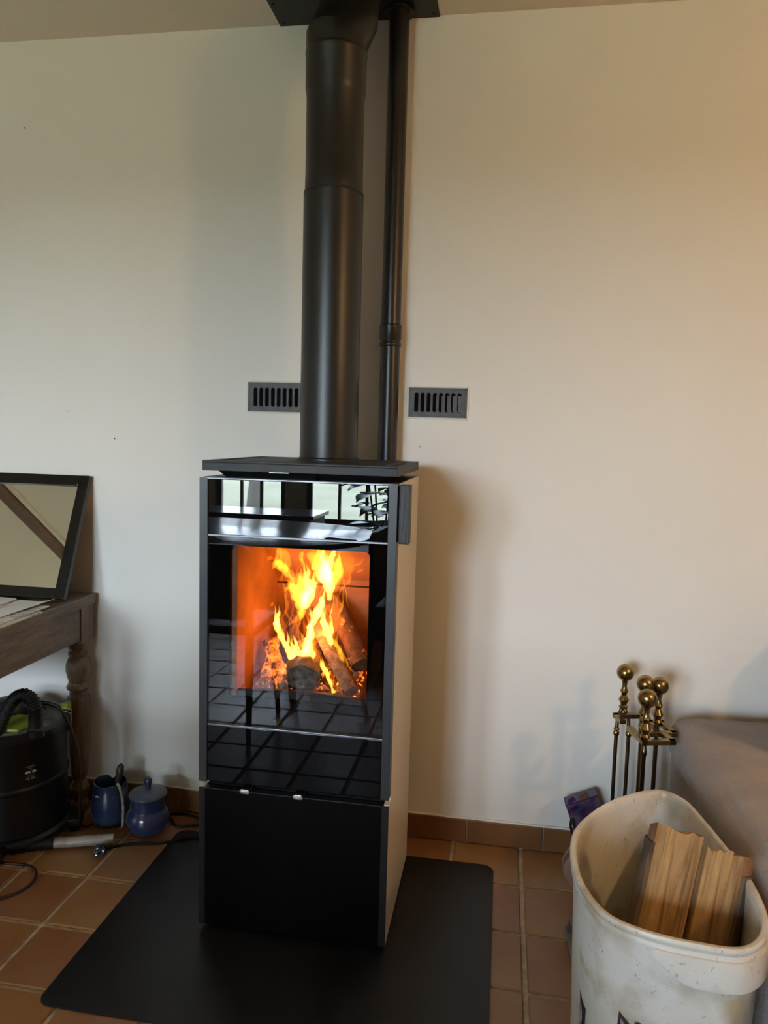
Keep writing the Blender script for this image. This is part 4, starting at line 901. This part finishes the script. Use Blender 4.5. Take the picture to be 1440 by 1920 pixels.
for y in (-1.65, -.2):
    for x in (.92, 2.5): MB().lathe([(.018, 0), (.024, .03)], (x, y, 0), 16).build('foot', 'dark', so)
V_, F_ = soft_box((1.018, -.41, .527), (1.222, -.335, .78), .035, (-.02, .03, -.03), 14, .005, 9)
cs = MB().add(V_, F_).build('cushion', 'fabric2', smooth=70); tag(cs, 'grey-green cushion lying on the sofa behind its arm', 'cushion')

# ================================================================ WHITE FEED BUCKET WITH FIREWOOD
RIM = [(.721, -.581), (.622, -.651), (.546, -.760), (.521, -.852), (.523, -.953), (.552, -1.035), (.603, -1.071), (.678, -1.087), (.754, -1.083), (.804, -1.017), (.816, -.893), (.803, -.780), (.786, -.676), (.769, -.612)]
OUT = loop_spline(RIM, 7); BC = Vector((.68, -.84)); HB = .49
def ring_at(z, off, taper=True):
    k = 1 - (.10 * (1 - z / HB) if taper else 0); n = len(OUT); r = []
    for i in range(n):
        p0 = Vector(OUT[i]); t = Vector(OUT[(i + 1) % n]) - Vector(OUT[i - 1]); nn = Vector((-t.y, t.x)).normalized()
        if nn.dot(p0 - BC) < 0: nn = -nn
        q = BC + (p0 - BC) * k + nn * off; r.append((q.x, q.y, z))
    return r
bk = thing('feed_bucket', (.68, -.84, 0), 'large scuffed white D-shaped plastic bucket holding firewood next to the sofa', 'bucket')
MB().rings([ring_at(z, o_) for z, o_ in ((.0, -.012), (.004, -.005), (.02, -.003), (.44, -.003), (.478, -.003))] + [ring_at(z, o_) for z, o_ in ((.478, -.007), (.25, -.0065), (.012, -.008))]).build('body', 'bucket', bk, smooth=60)
MB().rings([ring_at(z, o_, False) for z, o_ in ((.468, -.004), (.468, .0015), (.474, .0025), (.477, .0005), (.480, .0005), (.483, .004), (.4895, .0045), (.4925, .002), (.4925, -.004), (.489, -.0075), (.47, -.0075))], loop=True).build('rim', 'bucket', bk, smooth=50)
# lifting lugs: aprons under the rim at both ends
def lug(i0, i1, drop):
    n = len(OUT); idx = [k % n for k in range(i0, i1)]; b = MB(); R = []
    for m_, k in enumerate(idx):
        e = min(1, m_ / 6, (len(idx) - 1 - m_) / 6); z0 = .470 - drop * (.25 + .75 * math.sin(e * math.pi / 2)); pts = []
        for z, o_ in ((.472, -.003), (.472, .0045), (z0 + .004, .0075), (z0, .0060), (z0, -.004)): 
            pts.append(ring_at(z, o_ + (.0015 if o_ > 0 else 0), False)[k])
        R.append(pts)
    b.rings(R); return b.build('lifting_lug', 'bucket', bk, smooth=50)
lug(44, 66, .046); lug(94, 105, .04)
def on_bucket(px_, z, lift=.0006):
    """point of the outer wall at outline parameter px_ and height z"""
    r = ring_at(z, -.003 + lift); n = len(r); i = int(px_) % n; t = px_ - int(px_); a, c = Vector(r[i]), Vector(r[(i + 1) % n]); return tuple(a.lerp(c, t))
def bucket_patch(name, poly, m, lift=.0006):
    b = MB(); b.add([on_bucket(u, z, lift) for u, z in poly], [tuple(range(len(poly)))]); return b.build(name, m, bk, smooth=0)
bucket_patch('printed_mark', [(39.15, .338), (39.9, .3325), (41.3, .322), (42.0, .300), (42.0, .286), (38.9, .286), (38.9, .31)], 'bucket_print')
bucket_patch('printed_mark', [(39.55, .327), (40.2, .321), (40.8, .310), (40.6, .293), (39.5, .293)], 'bucket_print_pale', .0011)
bucket_patch('printed_mark', [(42.0, .330), (42.6, .333), (43.6, .329), (44.6, .318), (45.0, .286), (42.0, .286)], 'bucket_print', .0009)
bucket_patch('printed_mark', [(42.9, .323), (43.8, .320), (44.2, .308), (43.0, .304)], 'bucket_print_pale', .0013)
bucket_patch('printed_mark', [(29.1, .296), (30, .286), (30.5, .2835), (31.25, .282), (31, .25), (31, .222), (30, .21), (29.25, .202)], 'bucket_print')
bucket_patch('printed_mark', [(29.4, .282), (30, .272), (30.2, .255), (29.9, .235), (29.4, .24)], 'bucket_print_pale', .0011)
for k in range(7):
    u = 28.9 + .46 * k; zt = .364 - .0012 * k
    bucket_patch('faded_letter_stroke', [(u, zt), (u + .16, zt), (u + .12, zt - .016), (u - .04, zt - .016)], 'bucket_print_ochre')

def split_log(name, A, B_, X, poly, bark_edges, lab, seed):
    A, B_, X = Vector(A), Vector(B_), Vector(X).normalized(); ax = (B_ - A).normalized(); X = (X - ax * X.dot(ax)).normalized(); Y = ax.cross(X)   # Y points away from the viewer
    t = thing(name, A, lab, 'log', 'firewood in the white bucket'); n = 16; m_ = len(poly); R = []
    for i in range(n + 1):
        s = i / n; ring = []
        for k, (u, w) in enumerate(poly):
            d = .0045 * noise.noise(Vector((u * 60 + seed, w * 60, s * 2.2))) + .0018 * noise.noise(Vector((u * 200, w * 120 + seed, s * 9)))
            end = (.010 * noise.noise(Vector((u * 70, seed, 3))) - w * .35) if i == n else 0
            ring.append(A.lerp(B_, s) + X * (u + d * .6) + Y * (w + d) + ax * end)
        R.append(ring)
    core = MB(); 
    for i in range(n):
        pass
    core.rings(R); core.mi = [(1 if (f[0] % m_) in bark_edges and len(f) == 4 else 0) for f in core.f]
    core.build('split_core', ['split', 'red_bark'], t, smooth=35)
    # bark is a shell of its own on the round side
    sh = MB(); RR = []
    ks = sorted(bark_edges) + [max(bark_edges) + 1]
    c0 = sum((Vector((u, w)) for u, w in poly), Vector((0, 0))) / m_
    for i in range(1, n):
        s = i / n; ring = []; inn = []
        for k in ks:
            u, w = poly[k % m_]; dr_ = (Vector((u, w)) - c0).normalized(); th = .005 + .003 * noise.noise(Vector((u * 90 + seed, w * 90, s * 14)))
            base = A.lerp(B_, s); ring.append(base + X * (u + dr_.x * th) + Y * (w + dr_.y * th)); inn.append(base + X * (u - dr_.x * .004) + Y * (w - dr_.y * .004))
        RR.append(ring + inn[::-1])
    sh.rings(RR); sh.build('bark', 'bark', t, smooth=50)
    return t
def face(w_, n=9): return [(-w_ / 2 + w_ * i / n, .002 * math.sin(i * 2.1)) for i in range(n + 1)]
LOGTILT = (.21, .20)
Z1 = .563; Z0 = .05; dz = Z1 - Z0
polyA = face(.079) + [(.043, .03), (.030, .055), (.0, .066), (-.028, .056), (-.044, .028)]
top = Vector((.700, -.885, Z1)); split_log('split_log', top - Vector((LOGTILT[0] * dz * .92, LOGTILT[1] * dz, dz)), top, (1, -.02, -.22), polyA, {12, 13, 14}, 'split log with red-brown bark edge, standing at the left in the white bucket', 3.3)
Z1 = .535; dz = Z1 - .05
polyB = face(.064) + [(.043, .006), (.053, .018), (.056, .036), (.040, .058), (.0, .066), (-.034, .05), (-.038, .02)]
top = Vector((.777, -.892, Z1)); split_log('split_log', top - Vector((LOGTILT[0] * dz * .92, LOGTILT[1] * dz, dz)), top, (1, -.02, -.24), polyB, {9, 10, 11, 12, 13}, 'split log with thick dark bark, resting on the bucket rim next to the sofa', 8.1)

# ================================================================ THINGS TUCKED BEHIND THE BUCKET
fb = thing('firelighter_box', (.66, -.12, 0), 'purple printed carton tipped sideways behind the bucket, by the wall', 'box')
lean = math.radians(20)
def fbp(x, y, z):
    X = .652 + x * math.cos(lean) - z * math.sin(lean); Z = .0 + x * math.sin(lean) + z * math.cos(lean); return (X - .02 * (y - .1) , -.090 + y + x * .12, Z)
BW, BD, BH = .094, .045, .203
b = MB().hexa([fbp(0, 0, .0), fbp(BW, 0, .0), fbp(BW, BD, .0), fbp(0, BD, .0)], [fbp(0, 0, BH), fbp(BW, 0, BH), fbp(BW, BD, BH), fbp(0, BD, BH)]); b.build('carton', 'purple', fb, smooth=0, bevel=.002)
b = MB().hexa([fbp(-.001, -.001, BH), fbp(BW + .001, -.001, BH), fbp(BW + .001, BD, BH), fbp(-.001, BD, BH)], [fbp(-.001, -.001, BH + .004), fbp(BW + .001, -.001, BH + .006), fbp(BW + .001, BD, BH + .007), fbp(-.001, BD, BH + .005)]); b.build('lid_flap', 'carton_top', fb, smooth=0, bevel=.001)
for k, (u0, z0, u1, z1) in enumerate(((.008, .205, .034, .225), (.018, .175, .05, .19), (.04, .20, .075, .228))):
    MB().add([fbp(u0, -.0006, z0), fbp(u1, -.0006, z0 + .006), fbp(u1 - .006, -.0006, z1), fbp(u0 + .004, -.0006, z1 - .005)], [(0, 1, 2, 3)]).build('printed_patch', ('carton_top', 'glaze_violet', 'leather')[k], fb, smooth=0)
be = thing('fire_bellows', (.63, -.335, .02), 'brown wood and leather bellows with a black strap loop, behind the bucket', 'bellows')
def bel(t): return .012 + .062 * math.sin(min(1, t * 1.02) ** .8 * math.pi) ** .75
for dy, nm in ((-.020, 'board'), (.018, 'board')):
    S = [(t, bel(t)) for t in [k / 20 for k in range(21)]]; ol = [(.632 - w, .098 + .135 * t) for t, w in S] + [(.632 + w, .098 + .135 * t) for t, w in reversed(S)]
    b = MB().prism(ol, -.340 + dy, -.334 + dy); b.v = [(x, z, y) for x, y, z in b.v]; b.build(nm, 'bellows_wood', be, smooth=30, bevel=.0015)
S = [(t, bel(t) - .004) for t in [k / 20 for k in range(21)]]; ol = [(.632 - w, .100 + .131 * t) for t, w in S] + [(.632 + w, .100 + .131 * t) for t, w in reversed(S)]
b = MB().prism(ol, -.353, -.322); b.v = [(x, z, y) for x, y, z in b.v]; b.build('leather_side', 'leather', be, smooth=30)
MB().tube([(.632, -.337, .105), (.625, -.337, .07), (.618, -.337, .02), (.616, -.337, .004)], [.013, .009, .006, .0045], 16).build('nozzle', 'iron', be)
MB().tube([(.602, -.345, .225), (.584, -.345, .235), (.580, -.345, .262)], [.007, .006, .005], 12).build('handle', 'leather', be)
MB().tube(spline([(.583, -.347, .215), (.578, -.348, .245), (.572, -.348, .268), (.5735, -.348, .284), (.579, -.347, .284), (.582, -.346, .266), (.584, -.346, .24), (.588, -.346, .20)], 6), .0032, 8).build('strap', 'cable', be)
o = MB().hexa([(.568, -.375, 0), (.690, -.372, 0), (.700, -.560, 0), (.5805, -.563, 0)], [(.566, -.375, .018), (.690, -.372, .018), (.700, -.560, .018), (.579, -.563, .018)]).build('kindling_board', 'greywood', smooth=0, bevel=.003); tag(o, 'grey weathered board lying on the tiles half behind the bucket', 'board')
b = MB(); rough_log(b, (.575, -.395, .032), (.66, -.43, .034), .012, .014, 10, 8, .5, 4.0); o = b.build('bark_scrap', 'bark', smooth=40); tag(o, 'curled scrap of bark on the grey board behind the bucket', 'bark')
o = MB().add([(.572, -.40, .0485), (.60, -.46, .046), (.65, -.47, .050), (.66, -.40, .052), (.572, -.40, .047), (.60, -.46, .0445), (.65, -.47, .0485), (.66, -.40, .0505)], [(0, 1, 2, 3), (7, 6, 5, 4), (0, 4, 5, 1), (1, 5, 6, 2), (2, 6, 7, 3), (3, 7, 4, 0)]).build('paper_scrap', 'greywood', smooth=0); tag(o, 'crumpled grey paper scrap on the bark behind the bucket', 'paper')

# ================================================================ THE ROOM BEHIND THE CAMERA (met in the glass and the mirror)
dt = thing('dining_table', (-1.15, -2.42, 0), 'oval dark dining table reflected in the stove glass', 'table')
ol = []
for k in range(72):
    a = 2 * math.pi * k / 72; c_, s_ = math.cos(a), math.sin(a); ol.append((-1.15 + .90 * math.copysign(abs(c_) ** .75, c_), -2.42 + .50 * math.copysign(abs(s_) ** .75, s_)))
MB().prism(ol, .728, .752).build('tabletop', 'table_dark', dt, smooth=30, bevel=.003)
for x, y in ((-1.72, -2.70), (-.58, -2.70), (-1.72, -2.14), (-.58, -2.14)):
    MB().tube([(x, y, .728), (x, y, .4), (x + (.02 if x > -1 else -.02), y, 0)], [.034, .028, .016], 16).build('leg', 'chair_dark', dt)
tag(MB().obox((-.36, -2.20, .7585), (.15, .04, .013), ((1, .3, 0), (-.3, 1, 0), (0, 0, 1))).build('remote_control', 'dark', smooth=0, bevel=.003), 'small black remote control lying on the oval table', 'remote')
ch = thing('dining_chair', (-.78, -1.82, 0), 'dark dining chair at the oval table reflected in the stove glass', 'chair')
MB().box((-.97, -1.98, .43), (-.58, -1.66, .465)).build('seat', 'chair_dark', ch, smooth=0, bevel=.012, seg=3)
b = MB().prism([(x, z) for x, z in rrect(-.97, .50, -.58, .80, .07, 6)], -1.655, -1.63); b.v = [(x, z, y) for x, y, z in b.v]; b.build('backrest', 'chair_dark', ch, smooth=30)
for x, y, x1, y1, h_ in ((-.95, -1.645, -.96, -1.62, .6), (-.60, -1.645, -.59, -1.62, .6), (-.95, -1.96, -.97, -1.98, .44), (-.60, -1.96, -.58, -1.98, .44)):
    MB().tube([(x, y, h_), (x, y, .3), (x1, y1, 0)], [.017, .017, .010], 14).build('leg', 'chair_dark', ch)
ch2 = ch.copy(); C.objects.link(ch2); ch2.location = (-.02, -2.36, 0); ch2.rotation_euler = (0, 0, math.radians(94)); ch2['label'] = 'second dark chair added at the end of the oval table to darken the glass reflection'  # second chair, added to hide bright floor from the stove glass reflection
for c_ in list(ch.children):
    k_ = c_.copy(); C.objects.link(k_); k_.parent = ch2
for c_ in (ch, ch2): c_['group'] = 'dining chairs'
cx_ = thing('added_dark_chest', (-.38, -3.45, 0), 'unseen dark chest added behind the oval table to darken the glass reflection', 'chest')  # unseen chest, added to keep bright floor out of the stove glass
MB().box((-.86, -3.72, .03), (.25, -3.25, .50)).build('body', 'chair_dark', cx_, smooth=0, bevel=.006)
MB().box((-.88, -3.74, .50), (.27, -3.23, .54)).build('lid', 'chair_dark', cx_, smooth=0, bevel=.006)
for x in (-.8, .19): MB().box((x - .04, -3.68, 0), (x + .04, -3.3, .03)).build('foot', 'chair_dark', cx_, smooth=0)
sb = thing('low_sideboard', (-1.75, -4.5, 0), 'low dark sideboard under the windows, reflected in the stove glass', 'sideboard')
MB().box((-2.45, -4.75, .60), (-1.02, -4.25, .63)).build('top', 'table_dark', sb, smooth=0, bevel=.003)
MB().box((-2.42, -4.73, .05), (-1.05, -4.27, .60)).build('body', 'chair_dark', sb, smooth=0, bevel=.003)
for k in range(3): MB().box((-2.41 + k * .455, -4.274, .07), (-2.41 + k * .455 + .445, -4.262, .59)).build('door', 'chair_dark', sb, smooth=0, bevel=.003)
pl = thing('leafy_plant', (-.62, -4.95, 0), 'tall large-leaved pot plant by the window, reflected in the stove glass', 'plant')
MB().lathe([(.10, 0), (.13, .26), (.135, .27), (.12, .27), (.11, .24)], (-.62, -4.95, 0), 32).build('plant_pot', 'pot', pl)
lm = None
for k in range(5):
    a = k * 1.3; tip = Vector((-.62 + .28 * math.cos(a), -4.95 + .18 * math.sin(a), 1.0 + .16 * k)); base_ = Vector((-.62 + .03 * math.cos(a), -4.95 + .03 * math.sin(a), .24)); mid = (base_ + tip) / 2 + Vector((.03, 0, .06))
    S = spline([base_, mid, tip], 8); MB().tube(S, .008, 8).build('stem', 'stem', pl)
    for i in range(3, len(S)):
        for s in (0, 1):
            p0 = Vector(S[i]); ang = random.uniform(0, 6.28); dl = Vector((math.cos(ang), math.sin(ang), random.uniform(-.2, .5))).normalized(); L_ = random.uniform(.12, .20); sd = dl.cross(Vector((0, 0, 1))).normalized(); up_ = sd.cross(dl)
            v = []; f = []
            for m_ in range(7):
                t = m_ / 6; w_ = .38 * L_ * math.sin(math.pi * min(.98, t ** .75 + .02)); c_ = p0 + dl * L_ * (.2 + t) + up_ * (-.25 * L_ * t * t); v += [c_ - sd * w_ + up_ * .012, c_, c_ + sd * w_ + up_ * .012]
            for m_ in range(6): f += [(3 * m_, 3 * m_ + 1, 3 * m_ + 4, 3 * m_ + 3), (3 * m_ + 1, 3 * m_ + 2, 3 * m_ + 5, 3 * m_ + 4)]
            MB().add(v, f).build('leaf', 'leaf', pl, smooth=60)
LPX, LPY, LPZ = 2.15, -1.85, 1.98
pd = thing('pendant_lamp', (LPX, LPY, H), 'warm pendant lamp hanging over the sofa', 'lamp')
MB().tube([(LPX, LPY, H), (LPX, LPY, LPZ + .10)], .003, 8).build('cord', 'cable', pd)
MB().lathe([(.045, H - .025), (.05, H - .001)], (LPX, LPY, 0), 24).build('ceiling_cup', 'cable', pd)
MB().lathe([(.022, .055), (.022, .11)], (LPX, LPY, LPZ), 20).build('socket', 'cable', pd)
MB().lathe([(.05 * math.sin(math.pi * k / 16), -.05 * math.cos(math.pi * k / 16)) for k in range(17)], (LPX, LPY, LPZ), 28).build('bulb', 'bulb', pd)
# meadow, hedge and bare trees outside the windows
struct(MB().box((-45, -70, -.5), (45, FRONT_Y - .2, -.25)).build('ground_outside', 'grass', smooth=0))
for k, (x, y, h_) in enumerate(((-4.5, -13, 4.5), (-1.6, -16, 5.5), (1.2, -20, 5))):
    t = thing('garden_tree', (x, y, -.25), ('slim bare tree nearest the window', 'tall bare tree in the middle of the meadow', 'bare tree farthest out by the hedge')[k], 'tree', 'bare trees outside the window')
    MB().tube([(x, y, -.25), (x + .1, y, 1.2), (x, y, h_)], [.16, .11, .03], 10).build('trunk', 'trunk', t)
    for m_ in range(12):
        z = .5 + m_ * (h_ - 1) / 12; a = m_ * 2.4; MB().tube(spline([(x, y, z), (x + .8 * math.cos(a), y + .8 * math.sin(a), z + .25), (x + 1.8 * math.cos(a), y + 1.8 * math.sin(a), z + .2 + .4 * random.random())], 4), [.045 - .0045 * q_ for q_ in range(9)], 7).build('branch', 'trunk', t)
hv, hf = soft_box((-30, -42, -.3), (30, -39, 2.2), .6, (0, 0, .4), 30, .5, 3)
tag(MB().add(hv, hf).build('far_hedge', 'hedge', smooth=60), 'grey-green hedge at the far end of the meadow', 'hedge')
